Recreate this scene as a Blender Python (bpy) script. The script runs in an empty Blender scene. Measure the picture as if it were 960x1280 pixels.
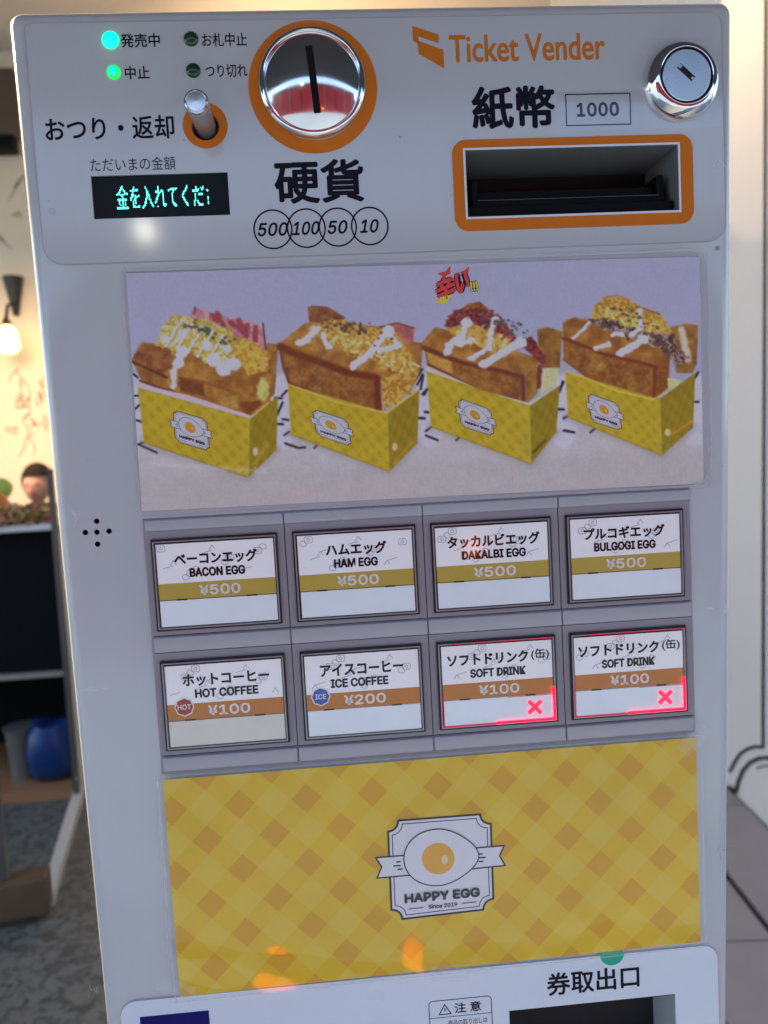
import bpy, bmesh, math, random
import numpy as np
from mathutils import Vector, Matrix
random.seed(7)
PI = math.pi
scene = bpy.context.scene
COL = scene.collection

# ------------------------------------------------------------------ camera
# face coordinates: millimetres on the machine's front, x right, y down, d = proud of the front towards the street
FACE_Z = 1.20
ROT = np.array([[0.9962067, 0.0532123, -0.0688524], [-0.0580034, 0.9958896, -0.0695661], [0.0648676, 0.0732959, 0.9951984]])
CAM = np.array([86.429, -33.589, -366.82])          # face coordinates (x, y, depth behind the front), mm
FPX = 960.0
def W(x, y, d=0.0):
    return Vector((x/1000.0, -d/1000.0, FACE_Z - y/1000.0))
cam_data = bpy.data.cameras.new('camera')
cam = bpy.data.objects.new('camera', cam_data); COL.objects.link(cam); scene.camera = cam
r_, d_, f_ = ROT[0], ROT[1], ROT[2]
def b3(v): return Vector((v[0], v[2], -v[1]))
M = Matrix.Identity(4)
for i, v in enumerate((b3(r_), -b3(d_), -b3(f_))):
    for k in range(3): M[k][i] = v[k]
cp = Vector((CAM[0]/1000, CAM[2]/1000, FACE_Z - CAM[1]/1000))
for k in range(3): M[k][3] = cp[k]
cam.matrix_world = M
cam_data.sensor_fit = 'VERTICAL'; cam_data.sensor_height = 24.0; cam_data.lens = 24.0*FPX/1280.0
cam_data.clip_start = 0.02; cam_data.clip_end = 300
cam_data.dof.use_dof = True; cam_data.dof.focus_distance = 0.372
cam_data.dof.aperture_fstop = cam_data.lens/1000.0/0.0026*1.0

def ray(px, py):
    v = ROT.T @ np.array([(px-480)/FPX, (py-640)/FPX, 1.0])
    return b3(v)
def on_plane(px, py, p0, n):
    d = ray(px, py); t = (p0-cp).dot(n)/d.dot(n)
    return cp + d*t
def on_floor(px, py): return on_plane(px, py, Vector((0, 0, 0)), Vector((0, 0, 1)))
def face(px, py):
    p = on_plane(px, py, Vector((0, 0, 0)), Vector((0, 1, 0)))
    return (p.x*1000, (FACE_Z-p.z)*1000)

# ------------------------------------------------------------------ world, sun, exposure
world = bpy.data.worlds.new('World'); scene.world = world; world.use_nodes = True
nt = world.node_tree; bg = nt.nodes['Background']
sky = nt.nodes.new('ShaderNodeTexSky'); sky.sky_type = 'NISHITA'; sky.sun_disc = False
sky.sun_elevation = math.radians(38); sky.sun_rotation = math.radians(150)
sky.dust_density = 2.0; sky.ozone_density = 1.0
nt.links.new(sky.outputs[0], bg.inputs[0]); bg.inputs[1].default_value = 0.15
sun_d = bpy.data.lights.new('sun', 'SUN'); sun_d.energy = 2.0; sun_d.angle = math.radians(0.5); sun_d.color = (1, 0.97, 0.93)
sun = bpy.data.objects.new('sun', sun_d); COL.objects.link(sun)
# light comes down over the shop's roof towards the street, so the front of the machine is in shade
sdir = Vector((0.40, -0.22, -0.89)).normalized()
sun.rotation_euler = sdir.to_track_quat('-Z', 'Y').to_euler()
el = math.asin(-sdir.z); sky.sun_elevation = el; sky.sun_rotation = math.atan2(-sdir.x, -sdir.y)
vs = scene.view_settings; scene.display_settings.display_device = 'sRGB'
vs.view_transform = 'Standard'; vs.look = 'None'; vs.exposure = 1.78; vs.gamma = 1.0
scene.cycles.use_denoising = True
try: scene.cycles.denoiser = 'OPENIMAGEDENOISE'
except Exception: pass
scene.cycles.max_bounces = 8; scene.cycles.transparent_max_bounces = 16
scene.cycles.sample_clamp_indirect = 6.0
def area(name, loc, target, size, power, color, spread=180):
    l = bpy.data.lights.new(name, 'AREA'); l.energy = power; l.size = size; l.color = color
    l.spread = math.radians(spread); o = bpy.data.objects.new(name, l); COL.objects.link(o); o.location = loc
    o.rotation_euler = (Vector(target)-Vector(loc)).to_track_quat('-Z', 'Y').to_euler(); return o
area('shop_ceiling_light', (-2.3, 4.0, 2.6), (-2.3, 5.4, 0.6), 1.2, 17, (1.0, 0.66, 0.36), 120)
area('high_wall_fill', (-0.4, 4.4, 3.4), (0.2, 6.0, 3.3), 0.8, 16, (1.0, 0.68, 0.40), 130)  # added fill that brightens the strip of wall above the machine
area('machine_rim_light', (-1.3, 1.3, 2.6), (-0.1, 0.1, 1.25), 0.25, 14, (1.0, 0.70, 0.42), 50)  # added warm light aimed to rim the machine's left and top edges
#area('shop_ceiling_light', (0.6, 3.2, 2.6), (0.6, 3.3, 0), 1.0, 80, (1.0, 0.68, 0.38))
sp = bpy.data.lights.new('wall_spot', 'SPOT'); sp.energy = 6; sp.color = (1.0, 0.60, 0.26); sp.spot_size = math.radians(62); sp.spot_blend = 0.05; sp.shadow_soft_size = 0.01
spo = bpy.data.objects.new('wall_spot', sp); COL.objects.link(spo)

# ------------------------------------------------------------------ materials
def srgb(*c): return tuple(((v/255)/12.92 if v/255 <= 0.04045 else ((v/255+0.055)/1.055)**2.4) for v in c)
ILL = (0.47, 0.475, 0.63)
def pig(*c):   # pigment seen as sRGB c in the blue shade light of the front
    l = srgb(*c); return tuple(min(0.9, l[i]/ILL[i]) for i in range(3))
def mat(name, col, rough=0.5, metal=0.0, coat=0.0, var=0.0, vscale=30.0, bump=0.0, bscale=400.0, emit=None, estr=0.0, alpha=1.0, spec=0.5, specks=False):
    m = bpy.data.materials.new(name); m.use_nodes = True; t = m.node_tree; p = t.nodes['Principled BSDF']
    p.inputs['Base Color'].default_value = (*col, 1); p.inputs['Roughness'].default_value = rough; p.inputs['Metallic'].default_value = metal
    p.inputs['Coat Weight'].default_value = coat; p.inputs['Coat Roughness'].default_value = 0.09; p.inputs['Specular IOR Level'].default_value = spec
    if emit: p.inputs['Emission Color'].default_value = (*emit, 1); p.inputs['Emission Strength'].default_value = estr
    if alpha < 1: p.inputs['Alpha'].default_value = alpha
    if var or bump:
        tc = t.nodes.new('ShaderNodeTexCoord')
    if var:
        n = t.nodes.new('ShaderNodeTexNoise'); n.inputs['Scale'].default_value = vscale; n.inputs['Detail'].default_value = 5
        mx = t.nodes.new('ShaderNodeMix'); mx.data_type = 'RGBA'
        mx.inputs[6].default_value = (*[c*(1-var) for c in col], 1); mx.inputs[7].default_value = (*[min(1, c*(1+var)) for c in col], 1)
        t.links.new(tc.outputs['Object'], n.inputs['Vector']); t.links.new(n.outputs[0], mx.inputs[0]); t.links.new(mx.outputs[2], p.inputs['Base Color'])
        nr = t.nodes.new('ShaderNodeTexNoise'); nr.inputs['Scale'].default_value = vscale*1.7; nr.inputs['Detail'].default_value = 6; mr_ = t.nodes.new('ShaderNodeMapRange')
        mr_.inputs[3].default_value = max(0.02, rough-0.09); mr_.inputs[4].default_value = rough+0.11; t.links.new(tc.outputs['Object'], nr.inputs['Vector']); t.links.new(nr.outputs[0], mr_.inputs[0]); t.links.new(mr_.outputs[0], p.inputs['Roughness'])
        if specks:
            ns_ = t.nodes.new('ShaderNodeTexNoise'); ns_.inputs['Scale'].default_value = 210; ns_.inputs['Detail'].default_value = 2; t.links.new(tc.outputs['Object'], ns_.inputs['Vector'])
            cr = t.nodes.new('ShaderNodeValToRGB'); cr.color_ramp.elements[0].position = 0.745; cr.color_ramp.elements[0].color = (1, 1, 1, 1); cr.color_ramp.elements[1].position = 0.80; cr.color_ramp.elements[1].color = (0.55, 0.53, 0.5, 1)
            mu = t.nodes.new('ShaderNodeMix'); mu.data_type = 'RGBA'; mu.blend_type = 'MULTIPLY'; mu.inputs[0].default_value = 1.0
            t.links.new(ns_.outputs[0], cr.inputs[0]); t.links.new(mx.outputs[2], mu.inputs[6]); t.links.new(cr.outputs[0], mu.inputs[7]); t.links.new(mu.outputs[2], p.inputs['Base Color'])
    if bump:
        n2 = t.nodes.new('ShaderNodeTexNoise'); n2.inputs['Scale'].default_value = bscale; n2.inputs['Detail'].default_value = 3
        bp = t.nodes.new('ShaderNodeBump'); bp.inputs['Strength'].default_value = bump; bp.inputs['Distance'].default_value = 0.0005
        t.links.new(tc.outputs['Object'], n2.inputs['Vector']); t.links.new(n2.outputs[0], bp.inputs['Height']); t.links.new(bp.outputs[0], p.inputs['Normal'])
    return m
def film(name, tint=(1, 1, 1), rough=0.05, fac=1.0):
    m = bpy.data.materials.new(name); m.use_nodes = True; t = m.node_tree
    for n in list(t.nodes):
        if n.type != 'OUTPUT_MATERIAL': t.nodes.remove(n)
    out = [n for n in t.nodes][0]
    tr = t.nodes.new('ShaderNodeBsdfTransparent'); tr.inputs[0].default_value = (*tint, 1)
    gl = t.nodes.new('ShaderNodeBsdfGlossy'); gl.inputs['Roughness'].default_value = rough; gl.inputs[0].default_value = (fac, fac, fac, 1)
    fr = t.nodes.new('ShaderNodeFresnel'); ge = t.nodes.new('ShaderNodeNewGeometry'); mr = t.nodes.new('ShaderNodeMapRange'); mr.inputs[3].default_value = 1.5; mr.inputs[4].default_value = 1/1.5
    t.links.new(ge.outputs['Backfacing'], mr.inputs[0]); t.links.new(mr.outputs[0], fr.inputs[0])
    mx = t.nodes.new('ShaderNodeMixShader')
    t.links.new(fr.outputs[0], mx.inputs[0]); t.links.new(tr.outputs[0], mx.inputs[1]); t.links.new(gl.outputs[0], mx.inputs[2]); t.links.new(mx.outputs[0], out.inputs[0])
    return m
CASE = mat('white_case_plastic', (0.515, 0.56, 0.59), 0.34, coat=0.8, var=0.05, vscale=14, bump=0.05, bscale=900, specks=True)
PANEL = mat('printed_panel_film', (0.485, 0.525, 0.56), 0.32, coat=1.0, var=0.04, vscale=10, bump=0.03, bscale=500, specks=True)
LOWPANEL = mat('lower_panel_film', (0.66, 0.75, 0.86), 0.3, coat=0.8, var=0.02, vscale=12)
MODULE = mat('button_module_plastic', (0.30, 0.29, 0.325), 0.35, var=0.04, vscale=25)
RIDGE = mat('ridge_plastic', (0.42, 0.43, 0.47), 0.3, var=0.03, vscale=20)
INK = mat('navy_black_ink', (0.006, 0.007, 0.018), 0.5, spec=0.15)
ORANGE = mat('orange_ink', (0.62, 0.175, 0.012), 0.45, var=0.05, vscale=40, spec=0.2)
ORANGE_TXT = mat('orange_letter_ink', (0.56, 0.17, 0.014), 0.45, spec=0.2)
BLACK = mat('black_plastic', (0.004, 0.005, 0.006), 0.4, spec=0.1)
MATTE = mat('matte_black', (0.006, 0.006, 0.007), 0.7)
TRIM = mat('dark_button_trim', (0.018, 0.017, 0.024), 0.35, spec=0.3)
CLEARRIM = mat('clear_cap_rim', (0.30, 0.30, 0.32), 0.15, coat=0.5)
CHROME = mat('chrome', (0.82, 0.83, 0.85), 0.045, metal=1.0, bump=0.02, bscale=120)
STEEL = mat('brushed_steel', (0.62, 0.68, 0.74), 0.28, metal=1.0, var=0.08, vscale=60)
LEVER = mat('lever_grey_metal', (0.42, 0.41, 0.42), 0.3, metal=0.7)
LEVER_CAP = mat('lever_cap_metal', (0.6, 0.6, 0.62), 0.2, metal=0.9)
CARD = mat('label_card', (0.86, 0.86, 0.88), 0.5, var=0.02, vscale=30, emit=(0.9, 0.95, 1.0), estr=0.035)
WINDOW = mat('white_window', (0.74, 0.82, 0.88), 0.4, var=0.08, vscale=25, emit=(0.85, 0.93, 1.0), estr=0.03)
WINDOW_OLD = mat('yellowed_window', (0.80, 0.80, 0.70), 0.4, var=0.1, vscale=30)
GOLDBAND = mat('gold_band_ink', (0.60, 0.44, 0.07), 0.45, var=0.05, vscale=40)
ORBAND = mat('orange_band_ink', (0.62, 0.21, 0.012), 0.45, var=0.05, vscale=40)
WHITEINK = mat('white_ink', (0.88, 0.86, 0.80), 0.5)
DOODLE = mat('pale_grey_ink', (0.50, 0.50, 0.58), 0.6)
REDBADGE = mat('red_badge', (0.45, 0.03, 0.03), 0.4)
BLUEBADGE = mat('blue_badge', (0.03, 0.12, 0.5), 0.4)
NAVY = mat('navy_sticker', (0.004, 0.002, 0.13), 0.45, spec=0.15)
TEAL = mat('teal_sticker', (0.0, 0.42, 0.25), 0.5)
CAPCLEAR = film('clear_cap', (0.97, 0.97, 0.98), 0.08)
SLEEVE = film('clear_sleeve', (0.97, 0.98, 0.99), 0.035)
SHEETEDGE = mat('sleeve_edge', (0.6, 0.62, 0.66), 0.15, alpha=0.45, coat=0.6)
SHEETTAPE = mat('clear_tape_film', (0.75, 0.77, 0.8), 0.12, alpha=0.13, coat=0.8)
SCREEN = mat('display_glass', (0.002, 0.006, 0.008), 0.25, spec=0.12)
CYAN = mat('display_dots', (0.0, 0.2, 0.2), 0.5, emit=(0.12, 0.9, 0.78), estr=0.75)
LED_ON = mat('green_lamp_bright', (0.0, 0.3, 0.1), 0.4, emit=(0.0, 1.0, 0.30), estr=1.1)
LED_CORE = mat('green_lamp_core', (0.0, 0.3, 0.2), 0.4, emit=(0.0, 1.0, 0.62), estr=1.0)
LED_ON2 = mat('green_lamp_lit', (0.0, 0.3, 0.05), 0.4, emit=(0.01, 1.0, 0.10), estr=0.34)
LED_OFF = mat('green_lamp_off', (0.0, 0.05, 0.022), 0.25, coat=0.5)
REDLIT = mat('red_lit_mark', (0.1, 0.0, 0.01), 0.4, emit=(1.0, 0.001, 0.018), estr=1.7)
REDEDGE = mat('red_lit_edge', (0.1, 0.0, 0.01), 0.4, emit=(1.0, 0.001, 0.02), estr=1.6)
REDDIM = mat('red_dim_edge', (0.25, 0.01, 0.04), 0.4, emit=(1.0, 0.02, 0.10), estr=0.12)
PLATE = mat('emblem_white', (0.80, 0.79, 0.84), 0.4)
YOLK = mat('yolk_gold', (0.85, 0.42, 0.02), 0.4)
YOLKHI = mat('yolk_pale', (0.85, 0.68, 0.35), 0.4)

# ------------------------------------------------------------------ object helpers
def tag(o, label=None, cat=None, group=None, kind=None):
    if label: o['label'] = label
    if cat: o['category'] = cat
    if group: o['group'] = group
    if kind: o['kind'] = kind
    return o
def thing(name, loc, label, cat, group=None):
    o = bpy.data.objects.new(name, None); COL.objects.link(o); o.location = loc; o.empty_display_size = 0.05
    return tag(o, label, cat, group)
def root_loc(o):
    l = Vector((0, 0, 0))
    while o is not None: l += o.location; o = o.parent
    return l
def link(name, me, parent=None, smooth=None, origin=None):
    base = root_loc(parent) if parent else Vector((0, 0, 0))
    o = bpy.data.objects.new(name, me); COL.objects.link(o)
    if parent: o.parent = parent
    off = base + (Vector(origin) - base if origin is not None else Vector((0, 0, 0)))
    if off.length > 0: me.transform(Matrix.Translation(-off))
    if origin is not None: o.location = Vector(origin) - base
    if smooth is not None:
        me.polygons.foreach_set('use_smooth', [True]*len(me.polygons)); me.set_sharp_from_angle(angle=math.radians(smooth))
    me.update(); return o
class MB:
    def __init__(s): s.v = []; s.f = []; s.mi = []
    def quad(s, a, b, c, d, mi=0):
        n = len(s.v); s.v += [a, b, c, d]; s.f.append((n, n+1, n+2, n+3)); s.mi.append(mi)
    def loop(s, pts, mi=0):
        n = len(s.v); s.v += list(pts); s.f.append(tuple(range(n, n+len(pts)))); s.mi.append(mi)
    def bx(s, p, q, mi=0):    # world box, outward faces
        x0, y0, z0 = [min(a, b) for a, b in zip(p, q)]; x1, y1, z1 = [max(a, b) for a, b in zip(p, q)]
        n = len(s.v); s.v += [Vector(c) for c in ((x0,y0,z0),(x1,y0,z0),(x1,y1,z0),(x0,y1,z0),(x0,y0,z1),(x1,y0,z1),(x1,y1,z1),(x0,y1,z1))]
        for f in ((0,3,2,1),(4,5,6,7),(0,1,5,4),(1,2,6,5),(2,3,7,6),(3,0,4,7)):
            s.f.append(tuple(n+i for i in f)); s.mi.append(mi)
    def box(s, x0, x1, y0, y1, d0, d1, mi=0): s.bx(W(x0, y0, d0), W(x1, y1, d1), mi)
    def prism(s, pts, d0, d1, mi=0):     # pts in face mm, d1 proud front
        n = len(s.v); k = len(pts); s.v += [W(x, y, d0) for x, y in pts] + [W(x, y, d1) for x, y in pts]
        s.f.append(tuple(n+k+i for i in range(k))); s.f.append(tuple(n+i for i in reversed(range(k)))); s.mi += [mi, mi]
        for i in range(k): j = (i+1) % k; s.f.append((n+i, n+j, n+k+j, n+k+i)); s.mi.append(mi)
    def flat(s, pts, d, mi=0): s.loop([W(x, y, d) for x, y in pts], mi)
    def stroke(s, pts, w, d, closed=False, mi=0):
        P = [Vector((p[0], p[1])) for p in pts]; n = len(P); L = []; R = []
        for i in range(n):
            a = P[i-1] if (i > 0 or closed) else P[i]; b = P[(i+1) % n] if (i < n-1 or closed) else P[i]
            t1 = (P[i]-a); t2 = (b-P[i])
            t1 = t1.normalized() if t1.length > 1e-9 else t2.normalized(); t2 = t2.normalized() if t2.length > 1e-9 else t1
            nn = Vector((-(t1+t2).y, (t1+t2).x)); nn = nn.normalized() if nn.length > 1e-6 else Vector((-t1.y, t1.x))
            c = max(0.45, nn.dot(Vector((-t1.y, t1.x)))); h = w/2/c
            L.append(P[i]+nn*h); R.append(P[i]-nn*h)
        for i in range(n if closed else n-1):
            j = (i+1) % n; s.loop([W(q.x, q.y, d) for q in (L[i], L[j], R[j], R[i])], mi)
    def lathe(s, cx, cy, prof, n=64, mi=0, close=True):   # prof: [(r, d)], axis towards the street
        b = len(s.v)
        for r, d in prof:
            for i in range(n): a = 2*PI*i/n; s.v.append(W(cx+r*math.cos(a), cy+r*math.sin(a), d))
        for k in range(len(prof)-1):
            for i in range(n):
                j = (i+1) % n; s.f.append((b+k*n+i, b+k*n+j, b+(k+1)*n+j, b+(k+1)*n+i)); s.mi.append(mi)
        if close: s.f.append(tuple(b+(len(prof)-1)*n+i for i in range(n))); s.mi.append(mi)
    def tube(s, pts, r, n=8, mi=0, taper=None):
        b = len(s.v); m = len(pts)
        for k, p in enumerate(pts):
            p = Vector(p); t = (Vector(pts[min(k+1, m-1)])-Vector(pts[max(k-1, 0)])).normalized()
            u = t.cross(Vector((0, 0, 1)));
            if u.length < 0.1: u = t.cross(Vector((1, 0, 0)))
            u.normalize(); w = t.cross(u); rr = r if taper is None else taper[k]
            for i in range(n): a = 2*PI*i/n; s.v.append(p+u*math.cos(a)*rr+w*math.sin(a)*rr)
        for k in range(m-1):
            for i in range(n): j = (i+1) % n; s.f.append((b+k*n+i, b+k*n+j, b+(k+1)*n+j, b+(k+1)*n+i)); s.mi.append(mi)
        s.f.append(tuple(b+i for i in reversed(range(n)))); s.f.append(tuple(b+(m-1)*n+i for i in range(n))); s.mi += [mi, mi]
    def ball(s, c, rx, ry=None, rz=None, n=14, mi=0, wob=0.0):
        ry = ry or rx; rz = rz or rx; b = len(s.v); m = n//2+1; ph = random.random()*6
        for k in range(m+1):
            th = PI*k/m
            for i in range(n):
                a = 2*PI*i/n; q = 1+wob*(math.sin(3*a+ph)*math.sin(2*th+ph)+0.5*math.sin(5*a-ph))
                s.v.append(Vector((c[0]+rx*q*math.sin(th)*math.cos(a), c[1]+ry*q*math.sin(th)*math.sin(a), c[2]+rz*math.cos(th)*(1+wob*0.4*math.sin(a*2+ph)))))
        for k in range(m):
            for i in range(n): j = (i+1) % n; s.f.append((b+k*n+i, b+(k+1)*n+i, b+(k+1)*n+j, b+k*n+j)); s.mi.append(mi)
    def mesh(s, name, mats, fix=False):
        me = bpy.data.meshes.new(name); me.from_pydata([tuple(v) for v in s.v], [], s.f)
        for m in (mats if isinstance(mats, (list, tuple)) else [mats]): me.materials.append(m)
        me.polygons.foreach_set('material_index', s.mi)
        if fix:
            bm = bmesh.new(); bm.from_mesh(me); bmesh.ops.remove_doubles(bm, verts=bm.verts, dist=1e-6); bmesh.ops.recalc_face_normals(bm, faces=bm.faces); bm.to_mesh(me); bm.free()
        me.update(); return me
    def build(s, name, mats, parent=None, smooth=None, origin=None, fix=True):
        return link(name, s.mesh(name, mats, fix), parent, smooth, origin)
def bevel_mesh(me, w, seg=2, angle=40):
    bm = bmesh.new(); bm.from_mesh(me); bmesh.ops.remove_doubles(bm, verts=bm.verts, dist=1e-6)
    es = [e for e in bm.edges if len(e.link_faces) == 2 and e.calc_face_angle(0) > math.radians(angle)]
    bmesh.ops.bevel(bm, geom=es, offset=w, segments=seg, profile=0.5, affect='EDGES'); bm.to_mesh(me); bm.free()
def boolean(me, cutters):
    a = bpy.data.objects.new('tmp', me); COL.objects.link(a); kill = [a]
    for c in cutters:
        b = bpy.data.objects.new('tmp', c); COL.objects.link(b); kill.append(b)
        m = a.modifiers.new('b', 'BOOLEAN'); m.operation = 'DIFFERENCE'; m.object = b; m.solver = 'EXACT'
    bpy.context.view_layer.update()
    out = bpy.data.meshes.new_from_object(a.evaluated_get(bpy.context.evaluated_depsgraph_get()))
    for k in kill: bpy.data.objects.remove(k)
    return out
def rrect(x0, x1, y0, y1, r, n=8, rs=None):
    rs = rs or (r, r, r, r); out = []
    for (cx, cy, sx, sy, a0, q) in ((x1, y0, -1, 1, -90, rs[1]), (x1, y1, -1, -1, 0, rs[2]), (x0, y1, 1, -1, 90, rs[3]), (x0, y0, 1, 1, 180, rs[0])):
        if q <= 0: out.append((cx, cy)); continue
        for i in range(n+1):
            a = math.radians(a0+90*i/n); out.append((cx+sx*q+q*math.cos(a), cy+sy*q+q*math.sin(a)))
    return out
def ellipse(cx, cy, rx, ry=None, n=32, rot=0):
    ry = ry or rx; c, s_ = math.cos(rot), math.sin(rot)
    return [(cx+c*rx*math.cos(2*PI*i/n)-s_*ry*math.sin(2*PI*i/n), cy+s_*rx*math.cos(2*PI*i/n)+c*ry*math.sin(2*PI*i/n)) for i in range(n)]
TXT = {}; BOLD = 1.5
LATIN = None
try:      # the sans face that ships inside Blender itself
    import os
    for base_ in (bpy.utils.resource_path('LOCAL'), bpy.utils.resource_path('SYSTEM')):
        fp = os.path.join(base_ or '', 'datafiles', 'fonts', 'Inter.woff2')
        if base_ and os.path.exists(fp): LATIN = bpy.data.fonts.load(fp); break
except Exception: LATIN = None
def glyphs(s, bold=0.0, spacing=1.0):
    key = (s, bold, spacing)
    if key in TXT: return TXT[key]
    c = bpy.data.curves.new('t', 'FONT'); c.body = s
    if LATIN and all(ord(ch) < 256 for ch in s) and 'Vender' not in s: c.font = LATIN
    c.offset = bold; c.space_character = spacing; c.resolution_u = 4
    o = bpy.data.objects.new('t', c); COL.objects.link(o); bpy.context.view_layer.update()
    me = bpy.data.meshes.new_from_object(o.evaluated_get(bpy.context.evaluated_depsgraph_get()))
    bpy.data.objects.remove(o); bpy.data.curves.remove(c)
    V = np.array([v.co[:2] for v in me.vertices]); F = [tuple(p.vertices) for p in me.polygons]
    bpy.data.meshes.remove(me)
    lo, hi = V.min(0), V.max(0); V = (V-lo)/(hi-lo); V[:, 1] = 1-V[:, 1]
    TXT[key] = (V, F); return TXT[key]
def text(s, x0, x1, y0, y1, d, m, parent, name='lettering', bold=0.0, shear=0.0, rot=0.0, fn=None, spacing=1.0, cutx=None, label=None, wob=None):
    V, F0 = glyphs(s, 0.0, spacing); cx, cy = (x0+x1)/2, (y0+y1)/2; out = []; F = []
    rr = max(0.0, bold)*(y1-y0)*BOLD; nb = 0 if rr < 0.03 else 8
    x0 += rr; x1 -= rr; y0 += rr; y1 -= rr
    for k in range(nb+1):
        ox_, oy_ = (0, 0) if k == nb else (rr*math.cos(2*PI*k/nb), rr*math.sin(2*PI*k/nb)); b0 = len(out)
        for u, v in V:
            x = x0+ox_+(x1-x0)*u + shear*(0.5-v)*(y1-y0); y = y0+oy_+(y1-y0)*v
            if rot: dx, dy = x-cx, y-cy; x, y = cx+dx*math.cos(rot)-dy*math.sin(rot), cy+dx*math.sin(rot)+dy*math.cos(rot)
            if fn: x, y = fn(x, y)
            out.append(W(x, y, d+0.004*k))
        F += [tuple(b0+i for i in f) for f in F0]
    me = bpy.data.meshes.new(name); me.from_pydata([tuple(v) for v in out], [], F); me.materials.append(m)
    if cutx is not None:
        bm = bmesh.new(); bm.from_mesh(me)
        bmesh.ops.bisect_plane(bm, geom=bm.verts[:]+bm.edges[:]+bm.faces[:], plane_co=W(cutx, 0, 0), plane_no=(1, 0, 0), clear_outer=True)
        bm.to_mesh(me); bm.free()
    o = link(name, me, parent)
    if label: o['label'] = label
    return o

# ------------------------------------------------------------------ the setting
GROUND = mat('street_paving', (0.22, 0.27, 0.285), 0.7, var=0.15, vscale=3)
def marble():
    m = mat('dark_speckled_floor', (0.085, 0.09, 0.088), 0.45); t = m.node_tree; p = t.nodes['Principled BSDF']
    tc = t.nodes.new('ShaderNodeTexCoord'); n = t.nodes.new('ShaderNodeTexNoise'); n.inputs['Scale'].default_value = 30; n.inputs['Detail'].default_value = 7; n.inputs['Distortion'].default_value = 1.2
    r = t.nodes.new('ShaderNodeValToRGB'); r.color_ramp.elements[0].position = 0.40; r.color_ramp.elements[0].color = (0.075, 0.083, 0.078, 1)
    r.color_ramp.elements[1].position = 0.55; r.color_ramp.elements[1].color = (0.165, 0.178, 0.168, 1)
    t.links.new(tc.outputs['Object'], n.inputs['Vector']); t.links.new(n.outputs[0], r.inputs[0]); t.links.new(r.outputs[0], p.inputs['Base Color']); return m
FLOORM = marble()
b = MB(); b.quad(Vector((-60, -60, -0.004)), Vector((60, -60, -0.004)), Vector((60, 0.6, -0.004)), Vector((-60, 0.6, -0.004)))
tag(b.build('pavement', GROUND, fix=False), kind='structure')
b = MB(); b.bx((-9, 0.6, -0.2), (7, 7.2, 0.0)); tag(b.build('floor', FLOORM), kind='structure')
CREAM = mat('cream_wall_paint', (0.77, 0.65, 0.47), 0.6, var=0.04, vscale=2)
CEILM = mat('ceiling_paint', (0.7, 0.66, 0.6), 0.7)
DARKWOOD = mat('dark_brown_board', (0.10, 0.065, 0.045), 0.5)
WALLINK = mat('brown_wall_ink', (0.54, 0.42, 0.30), 0.6)
b = MB(); b.bx((-9, 0.3, 4.5), (7, 7.2, 4.7)); tag(b.build('ceiling', CEILM), kind='structure')
wall_root = thing('wall', (-1.5, 6.0, 0), 'cream back wall of the shop with faint brown line drawings, behind the machine on the left', 'wall')
BWY = 6.0
b = MB(); b.bx((-9, BWY, 0.0), (7, BWY+0.15, 4.5)); b.build('wall_surface', CREAM, wall_root)
def bw(px, py, off=0.004): return on_plane(px, py, Vector((0, BWY-off, 0)), Vector((0, 1, 0)))
def wstroke(mb, pts, w, mapper, closed=False):
    P = [mapper(*p) for p in pts]
    P2 = [Vector(p) for p in pts]; n = len(P2)
    for i in range(n-1 if not closed else n):
        a, c = P2[i], P2[(i+1) % n]; t = (c-a);
        if t.length < 1e-6: continue
        t.normalize(); nn = Vector((-t.y, t.x))*w/2; e = t*w*0.3
        mb.loop([mapper(*(a+nn-e)), mapper(*(c+nn+e)), mapper(*(c-nn+e)), mapper(*(a-nn-e))])
b = MB()
rnd = random.Random(3)
for (x0, y0, x1, y1, n) in ((8, 470, 60, 600, 16), (0, 100, 14, 170, 5), (20, -30, 40, 4, 3), (300, -20, 560, 3, 14), (0, 200, 40, 330, 4)):
    for _ in range(n):
        x, y = rnd.uniform(x0, x1), rnd.uniform(y0, y1); pts = [(x, y)]
        for k in range(5): x += rnd.uniform(-9, 9); y += rnd.uniform(-11, 11); pts.append((x, y))
        wstroke(b, pts, 1.8, bw)
b.build('wall_drawing', WALLINK, wall_root, fix=False)
b = MB(); b.bx(bw(-200, 190, 0.03), bw(30, 188, 0.0) + Vector((0, 0, -1e-3)))
bb = MB(); p0 = bw(-160, 92); p1 = bw(26, 176)
bb.bx((p0.x, BWY-0.05, p1.z), (p1.x, BWY+0.01, p0.z)); bb.build('dark_board', DARKWOOD, wall_root)
sh = MB(); p0 = bw(-160, 180); p1 = bw(24, 194); sh.bx((p0.x, BWY-0.12, p1.z), (p1.x, BWY-0.001, p0.z)); sh.build('ledge', BLACK, wall_root)

# decorated white partition on the right
WHITEB = mat('white_partition_board', (0.76, 0.79, 0.80), 0.45, var=0.03, vscale=3)
A = on_floor(917, 993); B = on_floor(960, 1036)
dirw = (B-A).normalized(); nw = Vector((-dirw.y, dirw.x, 0))
if nw.dot(cp-A) < 0: nw = -nw
pr_root = thing('partition_wall', A, 'white partition board with black scrollwork lines, standing behind the machine on the right', 'wall')
b = MB(); s0, s1 = A-dirw*2.4, A+dirw*1.6; th = -nw*0.06; H = 4.45
P = [s0, s1, s1+th, s0+th]; n0 = 0; b.v = [p+Vector((0, 0, 0.0)) for p in P]+[p+Vector((0, 0, H)) for p in P]
for f in ((0,1,5,4),(1,2,6,5),(2,3,7,6),(3,0,4,7),(0,3,2,1),(4,5,6,7)): b.f.append(f); b.mi.append(0)
b.build('board', WHITEB, pr_root)
def rw(px, py): return on_plane(px, py, A+nw*0.004, nw)
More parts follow.
